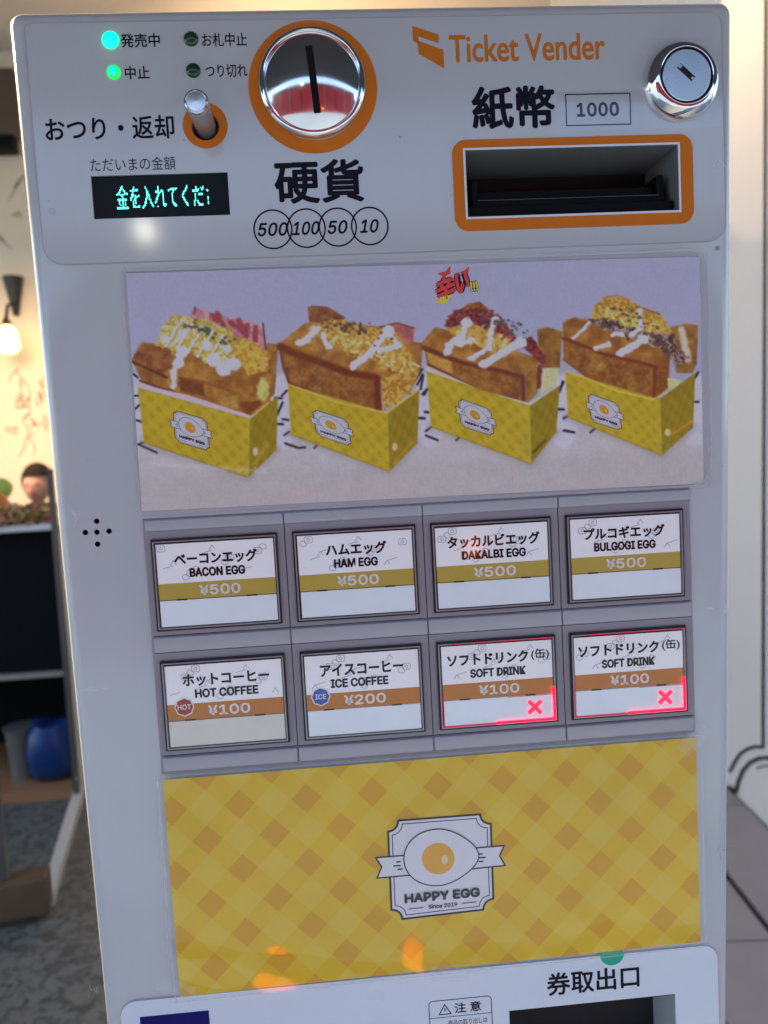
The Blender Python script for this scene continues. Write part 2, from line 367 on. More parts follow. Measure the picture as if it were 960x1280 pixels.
BL = mat('black_scroll_ink', (0.03, 0.035, 0.03), 0.5)
b = MB()
wstroke(b, [(958, -300), (957, -60), (955.5, 250), (954, 600), (953, 934)], 3.4, rw)
arc = [(953-3*0, 934), (944, 933), (934, 936), (925, 942), (918, 952), (912, 964)]
wstroke(b, arc, 4.0, rw)
arc2 = [(975, 950), (960, 947), (948, 948), (937, 953), (928, 963), (922, 978), (919, 990), (912, 984)]
wstroke(b, arc2, 5.0, rw)
wstroke(b, [(1000, 964), (975, 959), (958, 957), (946, 960)], 2.0, rw)
b.build('scroll_lines', BL, pr_root, fix=False)
# spot target on the partition: its lower rim ends about a third of the way down the picture
c0 = on_plane(938, 60, A, nw)
spo.location = Vector((c0.x, c0.y, 2.75)) + nw*0.45 + dirw*0.05
spo.rotation_euler = (Vector((c0.x, c0.y, 2.45)) + dirw*0.05 - spo.location).to_track_quat('-Z', 'Y').to_euler()

# paving tiles in front of the partition
TILE = mat('grey_paving_tile', (0.31, 0.30, 0.32), 0.5, var=0.08, vscale=9)
GROUT = mat('dark_joint', (0.03, 0.03, 0.032), 0.8)
fl = bpy.data.objects['floor']
q1 = on_floor(918, 1110); wid = abs((q1-A).dot(nw)); wid = max(0.2, min(1.0, wid))
tm = None
gb = MB(); g0 = A+nw*0.0-dirw*0.6; g1 = A+dirw*1.5
gb.v = [g0+Vector((0,0,0.002)), g1+Vector((0,0,0.002)), g1+nw*wid*3+Vector((0,0,0.002)), g0+nw*wid*3+Vector((0,0,0.002))]; gb.f = [(0,1,2,3)]; gb.mi = [0]
gb.build('joint_bed', GROUT, fl, fix=False)
for r in range(3):
    for c in range(3):
        o0 = A + nw*(wid*r+0.012) + dirw*(-0.6+0.7*c+0.004); e1 = dirw*0.692; e2 = nw*(wid-0.02)
        t = MB(); z0, z1 = Vector((0, 0, 0.003)), Vector((0, 0, 0.012))
        Q = [o0, o0+e1, o0+e1+e2, o0+e2]; t.v = [p+z0 for p in Q]+[p+z1 for p in Q]
        for f in ((0,1,5,4),(1,2,6,5),(2,3,7,6),(3,0,4,7),(4,5,6,7)): t.f.append(f); t.mi.append(0)
        t.build('tile', TILE, fl)

def ringbox(m, x0, x1, y0, y1, w, d0, d1):
    m.box(x0, x1, y0, y0+w, d0, d1); m.box(x0, x1, y1-w, y1, d0, d1); m.box(x0, x0+w, y0+w, y1-w, d0, d1); m.box(x1-w, x1, y0+w, y1-w, d0, d1)

# ------------------------------------------------------------------ the ticket machine
mach = thing('ticket_machine', (0.12, 0.1, 0.86), 'white ticket vending machine with orange coin slot, note slot and eight menu buttons', 'ticket machine')
SPX = 0
body = MB()
bx0t, bx1t, bx0b, bx1b = -46.5, 289.5, -40.2, 276.5
ytop, ybot = -240.5, 335.0
def edge(y):
    k = (y-ytop)/(270-ytop); return (bx0t+(bx0b-bx0t)*k, bx1t+(bx1b-bx1t)*k)
el_, er_ = edge(ybot)
body.prism([(bx0t, ytop), (bx1t, ytop), (er_, ybot), (el_, ybot)], -170, 0)
bme = body.mesh('housing', CASE, True); bevel_mesh(bme, 0.0065, 5)
def cutter(pts, d0, d1):
    m = MB(); m.prism(pts, d0, d1); return m.mesh('c', MATTE, True)
OX0, OX1, OY0, OY1 = 157.0, 259.3, -173.4, -142.8
cuts = [cutter([(OX0, OY0), (OX1, OY0), (OX1, OY1), (OX0, OY1)], -39, 5),
        cutter(ellipse(38.2, -187.2, 6.2, n=32), -14, 5),
        cutter([(160.3, 250.5), (247, 250.5), (247, 300), (160.3, 300)], -30, 5),
        cutter([(-14.6, -166.8), (46.8, -166.8), (46.8, -147.7), (-14.6, -147.7)], -3, 5)]
SPK = [(-24.5, -10.1), (-30.1, -5.1), (-24.8, -5.0), (-19.2, -5.1), (-24.9, 0.7)]
for x, y in SPK: cuts.append(cutter(ellipse(x, y, 1.15, n=12), -6, 5))
bme2 = boolean(bme, cuts)
hs = link('housing', bme2, mach, smooth=35)
# inside walls of the recesses
WELL = mat('recess_grey', (0.17, 0.18, 0.18), 0.4, var=0.05, vscale=30)
# speaker hole backs
for x, y in SPK:
    m = MB(); m.lathe(x, y, [(1.3, 0.05), (1.0, 0.05), (0.95, -3)], 14); m.build('speaker_hole', MATTE, mach)
# upper printed panel, a thin raised film with cut-outs
up_ = MB(); up_.prism(rrect(-38.3, 282.3, -233.6, -128.0, 9, rs=(3, 6, 9, 9)), -0.2, 0.55)
ume = up_.mesh('upper_panel', PANEL, True)
c2 = [cutter([(OX0, OY0), (OX1, OY0), (OX1, OY1), (OX0, OY1)], -3, 5), cutter(ellipse(38.2, -187.2, 6.2, n=32), -3, 5),
      cutter([(-14.6, -166.8), (46.8, -166.8), (46.8, -147.7), (-14.6, -147.7)], -2, 5)]
link('upper_panel', boolean(ume, c2), mach)
m = MB(); m.stroke(rrect(-38.3, 282.3, -233.6, -128.0, 9, rs=(3, 6, 9, 9)), 0.35, 0.58, True); m.build('panel_edge', mat('panel_edge_grey', (0.36, 0.36, 0.4), 0.3), mach, fix=False)
PD = 0.62     # print sits on the panel
# clear film over the note slot and lock side
m = MB(); fpts = rrect(201.5, 281.6, -199, -130, 3)
m.flat([(201.5, -199), (281.6, -199), (281.6, -181), (201.5, -181)], PD+0.25); m.build('clear_strip', SLEEVE, mach, fix=False)

# indicator lamps
for (x, y, mm, r, lab) in ((-1.2, -225.8, LED_ON, 3.7, 'bright green lit indicator lamp'), (-0.9, -211.9, LED_ON2, 3.1, 'green lit indicator lamp'),
                 (34.5, -225.6, LED_OFF, 3.3, 'dark green unlit indicator lamp'), (34.5, -211.9, LED_OFF, 3.3, 'dark green unlit indicator lamp')):
    m = MB(); m.lathe(x, y, [(r, 0.4), (r, 0.8), (r*0.92, 1.3), (r*0.7, 1.9), (r*0.35, 2.2), (0.05, 2.3)], 28)
    o = m.build('indicator_lamp', mm, mach, smooth=60); o['label'] = lab
    if mm is not LED_OFF:
        m = MB(); m.lathe(x, y, [(r*0.55, 2.1), (r*0.3, 2.45), (0.05, 2.55)], 20); m.build('lamp_core', LED_CORE, o, smooth=60)
text('発売中', 3.2, 20.6, -228.4, -222.4, PD, INK, mach, bold=0.012)
text('中止', 4.0, 15.0, -214.4, -208.6, PD, INK, mach, bold=0.012)
text('お札中止', 39.2, 59.5, -228.1, -222.1, PD, INK, mach, bold=0.008)
text('つり切れ', 39.8, 58.8, -214.3, -208.6, PD, INK, mach, bold=0.008)
text('おつり・返却', -33.0, 24.2, -192.8, -182.4, PD, INK, mach, bold=0.012)
text('ただいまの金額', -14.4, 23.6, -174.6, -168.6, PD, INK, mach, bold=0.0)
# display
m = MB(); m.box(-14.6, 46.8, -166.8, -147.7, -2.9, -0.4); dsp = m.build('display', SCREEN, mach)
def dots(txt, x0, x1, y0, y1, pitch, size, d, xmax, m_, parent):
    V, F = glyphs(txt); nx_, ny_ = int(round((x1-x0)/pitch)), int(round((y1-y0)/pitch)); hit = np.zeros((ny_, nx_))
    sub = 3; xs = (np.arange(nx_*sub)+0.5)/(nx_*sub); ys = (np.arange(ny_*sub)+0.5)/(ny_*sub); XX, YY = np.meshgrid(xs, ys); big = np.zeros(XX.shape, bool)
    for f in F:
        for k in range(1, len(f)-1):
            A_, B_, C_ = V[f[0]], V[f[k]], V[f[k+1]]
            i0, i1 = np.searchsorted(xs, [min(A_[0], B_[0], C_[0]), max(A_[0], B_[0], C_[0])]); j0, j1 = np.searchsorted(ys, [min(A_[1], B_[1], C_[1]), max(A_[1], B_[1], C_[1])])
            if i1 <= i0 or j1 <= j0: continue
            x_, y_ = XX[j0:j1, i0:i1], YY[j0:j1, i0:i1]
            e = lambda P, Q: (Q[0]-P[0])*(y_-P[1])-(Q[1]-P[1])*(x_-P[0])
            a1, a2, a3 = e(A_, B_), e(B_, C_), e(C_, A_); big[j0:j1, i0:i1] |= ((a1 >= 0) & (a2 >= 0) & (a3 >= 0)) | ((a1 <= 0) & (a2 <= 0) & (a3 <= 0))
    cov = big.reshape(ny_, sub, nx_, sub).mean((1, 3)); m = MB()
    for j in range(ny_):
        for i in range(nx_):
            x, y = x0+(i+0.5)*pitch, y0+(j+0.5)*pitch
            if cov[j, i] > 0.42 and x < xmax: h = size/2; m.flat([(x-h, y-h), (x+h, y-h), (x+h, y+h), (x-h, y+h)], d)
    o = m.build('display_text', m_, parent, fix=False); o['kind'] = 'stuff'; return o
dots('金を入れてくださ', -4.2, 40.5, -162.4, -151.8, 0.52, 0.44, -0.3, 37.3, CYAN, dsp)
# coin entry
m = MB(); m.lathe(88.2, -203.4, [(29.4, 0.4), (29.4, 0.85), (23.5, 0.85)], 96, close=False); m.build('coin_ring', ORANGE, mach)
cs = MB(); ccx, ccy = 88.0, -204.6
cs.lathe(ccx, ccy, [(24.2, 0.5), (24.6, 2.0), (24.3, 3.6), (23.4, 4.8), (22.4, 5.0), (21.8, 4.4), (21.6, 3.8)], 96, close=False)
coin = cs.build('coin_bezel', CHROME, mach, smooth=50)
R0 = 21.6; hgt = 6.0; prof = []
for k in range(15):
    a = k/14; r = R0*(1-a)+0.02; prof.append((r, 3.8 + hgt*(1-(r/R0)**2)))
m = MB(); m.lathe(ccx, ccy, prof, 96); dome = m.mesh('coin_dome', CHROME, True)
sl = MB(); th = math.radians(-4.5)
def rotp(x, y): return (ccx+0.2+x*math.cos(th)-y*math.sin(th), ccy-0.6+x*math.sin(th)+y*math.cos(th))
sl.prism([rotp(*p) for p in rrect(-1.6, 1.6, -13.2, 16.0, 0.6, 3)], 1, 12)
base = MB(); base.lathe(ccx, ccy, [(21.55, 1.2), (21.5, 1.2)], 64); 
# close the dome solid for the cut
m = MB(); m.lathe(ccx, ccy, [(R0-0.02, 1.0)]+prof, 96); m.f.append(tuple(reversed(range(96)))); m.mi.append(0); dome = m.mesh('coin_dome', CHROME, True)
dm = boolean(dome, [sl.mesh('c', CHROME, True)])
dm.materials.clear(); dm.materials.append(mat('worn_chrome_dome', (0.72, 0.73, 0.75), 0.095, metal=1.0, var=0.10, vscale=70, bump=0.04, bscale=60)); link('coin_dome', dm, mach, smooth=45)
m = MB(); m.prism([rotp(*p) for p in rrect(-1.9, 1.9, -13.6, 16.4, 0.6, 3)], 1.5, 3.0); m.build('coin_slot', MATTE, mach)
text('硬貨', 67.8, 109.2, -171.3, -151.6, PD, INK, mach, bold=0.018)
m = MB()
for (x, r) in ((65.9, 8.7), (81.3, 8.7), (95.9, 8.6), (110.8, 8.5)): m.stroke(ellipse(x, -140.5, r, n=40), 0.75, PD+0.01, True)
m.build('coin_circles', INK, mach, fix=False)
for s_, x, w in (('500', 65.9, 13.6), ('100', 81.3, 12.2), ('50', 95.9, 8.9), ('10', 110.8, 8.2)):
    text(s_, x-w/2, x+w/2, -143.6, -137.4, PD+0.02, INK, mach, bold=0.022, shear=0.22)
# return lever
m = MB(); m.prism(ellipse(38.2, -187.7, 10.1, n=48), 0.4, 0.8); rg = m.mesh('lever_ring', ORANGE, True)
rg = boolean(rg, [cutter(ellipse(38.2, -187.2, 6.2, n=32), -3, 5)]); link('lever_ring', rg, mach)
m = MB(); m.lathe(38.2, -187.2, [(6.15, -13.8), (6.1, -13.8)], 32); m.build('lever_well', MATTE, mach)
m = MB(); m.lathe(38.2, -187.6, [(4.6, -13), (4.7, 20.5)], 40, close=False)
lv = m.build('return_lever', LEVER, mach, smooth=45)
m = MB(); m.lathe(38.2, -187.6, [(4.7, 20.5), (5.1, 20.8), (5.3, 21.6), (5.3, 24.0), (5.0, 24.8), (4.4, 25.1), (4.1, 24.7), (0.05, 24.9)], 40); m.build('lever_cap', LEVER_CAP, lv, smooth=40)
# maker's mark and words
def ps(*pp): return [face(*p) for p in pp]
m = MB(); m.flat(ps((515, 33), (548, 44), (548, 55), (523, 46.5), (523, 56), (516, 52)), PD); m.flat(ps((521.5, 51.5), (554, 63), (555, 86.5), (523, 68)), PD)
m.build('ticket_mark', ORANGE_TXT, mach, fix=False)
text('Ticket Vender', 151.9, 225.6, -225.3, -213.0, PD, ORANGE_TXT, mach, bold=0.014)
text('紙幣', 161.2, 200.8, -202.2, -182.7, PD, INK, mach, bold=0.02)
m = MB(); m.stroke([(206, -197.6), (236.9, -197.6), (236.9, -183.5), (206, -183.5)], 0.55, PD, True); m.build('note_value_box', INK, mach, fix=False)
text('1000', 211.0, 231.4, -193.8, -187.3, PD, INK, mach, bold=0.03, spacing=1.05)
# note slot
orr = MB(); orr.prism(rrect(151.0, 266.6, -178.2, -136.6, 6.5), 0.4, 0.95); ome = orr.mesh('note_ring', ORANGE, True)
link('note_ring', boolean(ome, [cutter([(OX0-0.8, OY0-0.8), (OX1+0.8, OY0-0.8), (OX1+0.8, OY1+0.8), (OX0-0.8, OY1+0.8)], -3, 5)]), mach)
ns = MB()
T = 0.9
ns.box(OX0-0.7, OX1+0.7, OY0-0.75, OY0+0.25, -38.9, 1.2); ns.box(OX0-0.7, OX1+0.7, OY1-0.25, OY1+0.75, -38.9, 1.2)
ns.box(OX0-0.75, OX0+0.25, OY0+0.2, OY1-0.2, -38.9, 1.2); ns.box(OX1-0.25, OX1+0.75, OY0+0.2, OY1-0.2, -38.9, 1.2)
slot = ns.build('note_slot', WELL, mach)
m = MB(); m.box(OX0, OX1, OY0+0.2, OY1-0.2, -38.8, -36.6); m.build('slot_back', MATTE, slot)
m = MB(); ringbox(m, OX0-0.9, OX1+0.9, OY0-0.9, OY1+0.9, 0.95, 0.9, 1.4); m.build('slot_lip', LOWPANEL, slot)
m = MB(); m.box(163, 253.5, -158.5, -150, -37, -12); m.box(160.8, 164.2, -162.5, -146, -37, -7); m.box(252.2, 255.6, -162.5, -146, -37, -7)
m.box(160.8, 255.6, -152.5, -149.0, -30, -6); m.box(158, 258.5, -149.0, -143.2, -36, -3)
me_ = m.mesh('note_tray', BLACK, True); bevel_mesh(me_, 0.0004, 1); link('note_tray', me_, slot)
m = MB(); m.box(164, 253, -152.9, -152.6, -29, -6.5); m.build('guide_strip', mat('dark_teal_strip', (0.05, 0.09, 0.1), 0.3), slot)
m = MB(); m.box(159, 257.5, -163.5, -158.5, -37, -28); m.build('note_gate', MATTE, slot)
# lock
lk = MB(); lx, ly = 261.4, -202.0
lk.lathe(lx, ly, [(18.4, 0.5), (18.3, 1.6), (17.6, 3.6), (16.4, 5.6), (14.8, 7.2), (13.2, 8.0), (12.5, 7.8), (12.3, 6.6)], 72, close=False)
lock = lk.build('lock', CHROME, mach, smooth=50)
m = MB(); m.lathe(lx, ly, [(12.4, 5.6), (12.3, 6.7), (11.6, 6.9)], 64); m.build('lock_seam', BLACK, lock)
m = MB(); m.lathe(lx, ly, [(11.6, 6.8), (11.6, 7.5), (11.3, 7.7)], 64); m.build('lock_face', STEEL, lock, smooth=30)
an = math.radians(42)
def kr(x, y): return (lx-0.4+x*math.cos(an)-y*math.sin(an), ly-1.2+x*math.sin(an)+y*math.cos(an))
m = MB(); m.prism([kr(*p) for p in ((-4.6, -1.3), (4.6, -1.3), (4.6, 1.3), (-4.6, 1.3))], 7.6, 7.85)
m.build('keyhole', MATTE, lock)
m = MB(); m.prism([kr(*p) for p in ((-5.3, -0.9), (-3.2, -0.9), (-3.2, 0.7), (-5.3, 0.7))], 7.75, 7.95); m.prism([kr(*p) for p in ((3.4, -0.4), (4.4, -0.4), (4.4, 0.6), (3.4, 0.6))], 7.8, 7.95)
m.build('keyhole_pin', STEEL, lock)

# button field
PY = 58.16; BWd, BHt = 58.84, 43.64
m = MB(); m.box(-3.4, 261.2, -9.8, 113.6, -0.3, 1.0); me_ = m.mesh('button_plate', MODULE, True); bevel_mesh(me_, 0.0005, 2)
plate = link('button_plate', me_, mach)
def ridge(y0, y1, xs):
    for a, c in zip(xs[:-1], xs[1:]):
        m = MB(); m.box(a+0.2, c-0.2, y0, y1, 0.8, 2.6); me = m.mesh('ridge', RIDGE, True); bevel_mesh(me, 0.0009, 3); link('ridge', me, plate, smooth=50)
XS = [-2.4, 62.4, 128.6, 194.8, 260.4]
ridge(-9.2, -3.9, XS); ridge(46.6, 54.0, XS); ridge(104.9, 112.0, XS)
m = MB()
for x in XS[1:-1]:
    m.box(x-0.22, x+0.22, -3.9, 46.4, 0.9, 1.08); m.box(x-0.22, x+0.22, 54.2, 104.7, 0.9, 1.08)
for y in (46.1, 54.3, 104.4): m.box(-2.2, 260.2, y-0.15, y+0.15, 0.9, 1.06)
m.build('joint_line', TRIM, plate)

DATA = [
 (0, 0, 'ベーコンエッグ', (10.3, 49), 'BACON EGG', (17, 43), '¥500', (21, 40.3), 'gold'),
 (1, 0, 'ハムエッグ', (15.4, 44.5), 'HAM EGG', (19, 40), '¥500', (20, 40), 'gold'),
 (2, 0, 'タッカルビエッグ', (7.8, 53), 'DAKALBI EGG', (14.5, 46), '¥500', (20, 40.7), 'gold'),
 (3, 0, 'プルコギエッグ', (8.8, 49.3), 'BULGOGI EGG', (13.7, 44.6), '¥500', (19.4, 39.5), 'gold'),
 (0, 1, 'ホットコーヒー', (10, 51), 'HOT COFFEE', (15.4, 45.4), '¥100', (21, 41), 'or'),
 (1, 1, 'アイスコーヒー', (9.3, 49.6), 'ICE COFFEE', (14, 42), '¥200', (20.0, 40.3), 'or'),
 (2, 1, 'ソフトドリンク(缶)', (5, 55), 'SOFT DRINK', (16, 43.5), '¥100', (20, 40), 'or'),
 (3, 1, 'ソフトドリンク(缶)', (4, 55), 'SOFT DRINK', (15.6, 42.5), '¥100', (19.7, 39.3), 'or')]
def doodles(m, ox, oy, seed):
    r = random.Random(seed)
    for k in range(15):
        x, y = ox+4.5+(k*7.9+seed*3) % 50, oy+4.4+((k*5.3) % 15)
        typ = k % 4; q = 1.6
        if typ == 0: m.stroke(rrect(x-1.9, x+1.9, y-1.5, y+1.5, 0.8, 3), 0.36, 2.42, True); m.stroke(ellipse(x, y, 0.7, n=10), 0.36, 2.42, True)
        elif typ == 1: m.stroke([(x-2.4, y+0.8), (x-1.2, y+0.3), (x+0.6, y-0.1), (x+2.4, y-0.6)], 0.36, 2.42)
        elif typ == 2: m.stroke(ellipse(x, y, 1.6, 1.3, n=14, rot=0.4), 0.36, 2.42, True)
        else: m.stroke([(x-1.5, y+1), (x, y-1.2), (x+1.4, y+0.8)], 0.36, 2.42)
for (c, r, ja, jx, en, ex, pr_, px_, band) in DATA:
    ox, oy = c*66.0, r*PY; tilt = 0
    m = MB(); ringbox(m, ox, ox+BWd, oy, oy+BHt, 0.75, 0.8, 2.4); m.box(ox+0.9, ox+BWd-0.9, oy+0.9, oy+BHt-0.9, 0.9, 1.3)
    btn = m.build('button', TRIM, mach)
    btn['label'] = {'BACON EGG': 'menu button for bacon egg, top left', 'HAM EGG': 'menu button for ham egg', 'DAKALBI EGG': 'menu button for dakalbi egg', 'BULGOGI EGG': 'menu button for bulgogi egg, top right',
        'HOT COFFEE': 'menu button for hot coffee', 'ICE COFFEE': 'menu button for ice coffee', 'SOFT DRINK': 'soft drink menu button lit with a red cross'}[en]
    m = MB(); ringbox(m, ox+0.8, ox+BWd-0.8, oy+0.95, oy+BHt-0.8, 0.65, 1.2, 3.0); m.build('cap_rim', CLEARRIM, btn)
    jit = random.uniform(-0.3, 0.3); x0, x1 = ox+2.0+abs(jit), ox+BWd-1.9-abs(jit)*0.5; y0 = oy+2.5+jit*0.6; yb = oy+21.2; yw = oy+28.9
    m = MB(); m.flat([(x0, y0), (x1, y0-jit*0.4), (x1, yw), (x0, yw)], 2.35); m.build('label_card', CARD, btn, fix=False)
    m = MB(); doodles(m, ox, oy, c+4*r); m.build('doodle_print', DOODLE, btn, fix=False)
    m = MB(); m.flat([(x0, yb), (x1, yb-0.1), (x1, yw), (x0, yw)], 2.45); m.build('price_band', GOLDBAND if band == 'gold' else ORBAND, btn, fix=False)
    wm = WINDOW_OLD if en == 'HOT COFFEE' else WINDOW
    m = MB(); m.box(x0+0.2, x1, yw+0.45, oy+BHt-2.0, 1.3, 2.6); m.build('blank_window', wm, btn)
    for xa in (x0+8, x1-14):
        m = MB(); m.box(xa, xa+5, yw-0.15, yw+0.5, 2.4, 2.75); m.build('card_clip', TRIM, btn)
    if ja.endswith('(缶)'):
        wj = jx[1]-jx[0]; text(ja[:-3], ox+jx[0], ox+jx[0]+wj*0.80, oy+6.6, oy+12.4, 2.5, INK, btn, bold=0.03)
        text('(缶)', ox+jx[0]+wj*0.83, ox+jx[1]+0.4, oy+6.3, oy+12.0, 2.5, INK, btn, bold=0.012)
    else: text(ja, ox+jx[0], ox+jx[1], oy+6.9, oy+12.9, 2.5, INK, btn, bold=0.026)
    text(en, ox+ex[0], ox+ex[1], oy+14.3, oy+18.7, 2.5, INK, btn, bold=0.04)
    text(pr_, ox+px_[0], ox+px_[1], oy+22.6, oy+27.6, 2.55, WHITEINK, btn, name='price_lettering', bold=0.03)
    if en in ('HOT COFFEE', 'ICE COFFEE'):
        bxm, bx_, by_ = (REDBADGE, ox+10.0, oy+22.6) if en[0] == 'H' else (BLUEBADGE, ox+8.9, oy+22.4)
        m = MB(); m.flat([(bx_+4.5*(1+0.04*math.cos(8*a))*math.cos(a), by_+4.5*(1+0.04*math.cos(8*a))*math.sin(a)) for a in [2*PI*i/48 for i in range(48)]], 2.52); bo = m.build('badge_edge', WHITEINK, btn, fix=False)
        m = MB(); m.flat([(bx_+3.9*(1+0.05*math.cos(8*a))*math.cos(a), by_+3.9*(1+0.05*math.cos(8*a))*math.sin(a)) for a in [2*PI*i/48 for i in range(48)]], 2.58); m.build('badge', bxm, btn, fix=False)
        t_ = en.split()[0]; w_ = 3.2 if t_ == 'HOT' else 2.6
        text(t_, bx_-w_, bx_+w_, by_-1.3, by_+1.3, 2.64, WHITEINK, btn, name='badge_lettering', bold=0.02)
    if en == 'SOFT DRINK':
        m = MB(); cx_, cy_ = ox+47.3, oy+35.4
        for a in (PI/4+0.05, -PI/4+0.05):
            ca, sa = math.cos(a), math.sin(a)
            m.prism([(cx_+x*ca-y*sa, cy_+x*sa+y*ca) for x, y in ((-4.4, -0.95), (4.4, -0.95), (4.4, 0.95), (-4.4, 0.95))], 2.55, 2.9+0.05*(a > 0))
        m.build('red_cross', REDLIT, btn)
        m = MB(); m.box(ox+28, ox+BWd-1.2, oy+BHt-2.3, oy+BHt-1.3, 1.3, 3.3); m.box(ox+BWd-2.3, ox+BWd-1.3, oy+26, oy+BHt-2.4, 1.3, 3.3); m.build('red_lit_edge', REDEDGE, btn)
        m = MB(); m.box(ox+8, ox+BWd-1.2, oy+1.1, oy+1.5, 1.3, 3.15); m.box(ox+1.2, ox+28, oy+BHt-1.6, oy+BHt-1.3, 1.3, 3.15); m.box(ox+34, x1, yw+0.5, yw+0.8, 2.4, 2.7); m.box(ox+1.2, ox+1.6, oy+24, oy+BHt-2, 1.3, 3.1); m.build('red_dim_edge', REDDIM, btn)
    m = MB(); m.flat([(ox+1.2, oy+1.2), (ox+BWd-1.2, oy+1.2), (ox+BWd-1.2, oy+BHt-1.2), (ox+1.2, oy+BHt-1.2)], 3.05); m.build('clear_cap', CAPCLEAR, btn, fix=False)

# lower panel
lp = MB(); lp.prism(rrect(-32.2, 270.2, 226.0, 330, 8, rs=(8, 8, 0, 0)), -0.2, 0.9); lme = lp.mesh('lower_panel', LOWPANEL, True)
link('lower_panel', boolean(lme, [cutter([(160.3, 250.5), (247, 250.5), (247, 300), (160.3, 300)], -3, 5)]), mach)
m = MB(); m.stroke(rrect(-32.2, 270.2, 226.0, 329, 8, rs=(8, 8, 0, 0)), 0.3, 0.92, True); m.build('panel_edge', bpy.data.materials['panel_edge_grey'], mach, fix=False)
m = MB(); m.box(160.3, 247, 250.5, 300, -29.9, -28); m.box(160.3, 247, 250.5, 251.2, -28, 0.7); m.build('ticket_outlet', MATTE, mach)
text('券取出口', 180.2, 228.4, 232.6, 244.8, 1.0, INK, mach, bold=0.014)
m = MB(); m.prism([(-22.8, 234.4), (10.6, 234.4), (10.6, 300), (-22.8, 300)], 0.85, 1.1); m.build('navy_sticker', NAVY, mach)
m = MB(); m.stroke(rrect(119.6, 151.4, 241.4, 290, 2), 0.4, 0.98, True); m.stroke([(119.6, 250.4), (151.4, 250.4)], 0.3, 0.98); m.build('caution_frame', INK, mach, fix=False)
m = MB(); m.stroke([(127.6, 243.7), (130.6, 248.8), (124.6, 248.8)], 0.5, 0.98, True); m.stroke([(127.6, 245.5), (127.6, 247.3)], 0.5, 0.98); m.build('caution_triangle', INK, mach, fix=False)
text('注 意', 132.5, 146.0, 243.4, 248.8, 0.98, INK, mach, bold=0.012)
text('商品の取り出しは', 129.0, 149.0, 252.2, 255.4, 0.98, INK, mach, bold=0.0)
m = MB(); m.prism([(214.5+6.2*math.cos(a), 226.2+5.4*math.sin(a)) for a in [2*PI*i/28 for i in range(28)]], 0.85, 1.05); m.build('teal_dot', TEAL, mach)
SCUFF = mat('scuff_grey', (0.34, 0.34, 0.35), 0.6); SCUFL = mat('scuff_pale', (0.72, 0.74, 0.76), 0.5)
rs_ = random.Random(12)
for k, (px, py, n_, l_, mm) in enumerate(((118, 1232, 5, 3.2, SCUFF), (98, 972, 3, 1.4, SCUFF), (96, 640, 3, 4.0, SCUFL), (900, 760, 4, 3.0, SCUFL), (895, 205, 3, 4.5, SCUFL), (60, 260, 3, 3.0, SCUFF), (905, 1060, 4, 3.0, SCUFF), (120, 860, 3, 5.0, SCUFL))):
    m = MB()
    for _ in range(n_):
        x, y = face(px+rs_.uniform(-8, 8), py+rs_.uniform(-8, 8)); pts_ = [(x, y)]; an_2 = rs_.uniform(0, PI)
        for q in range(4): an_2 += rs_.uniform(-.6, .6); x += l_*0.3*math.cos(an_2); y += l_*0.3*math.sin(an_2); pts_.append((x, y))
        m.stroke(pts_, rs_.uniform(0.12, 0.3), 0.6 if 20 < py < 300 else 0.03)
    sc_ = m.build('scuff', mm, mach, fix=False); sc_['kind'] = 'stuff'
# small scratches and screws
m = MB(); m.lathe(278.3, -124.6, [(1.1, -0.1), (1.1, 0.2), (0.8, 0.35)], 16); m.build('screw', CLEARRIM, mach)

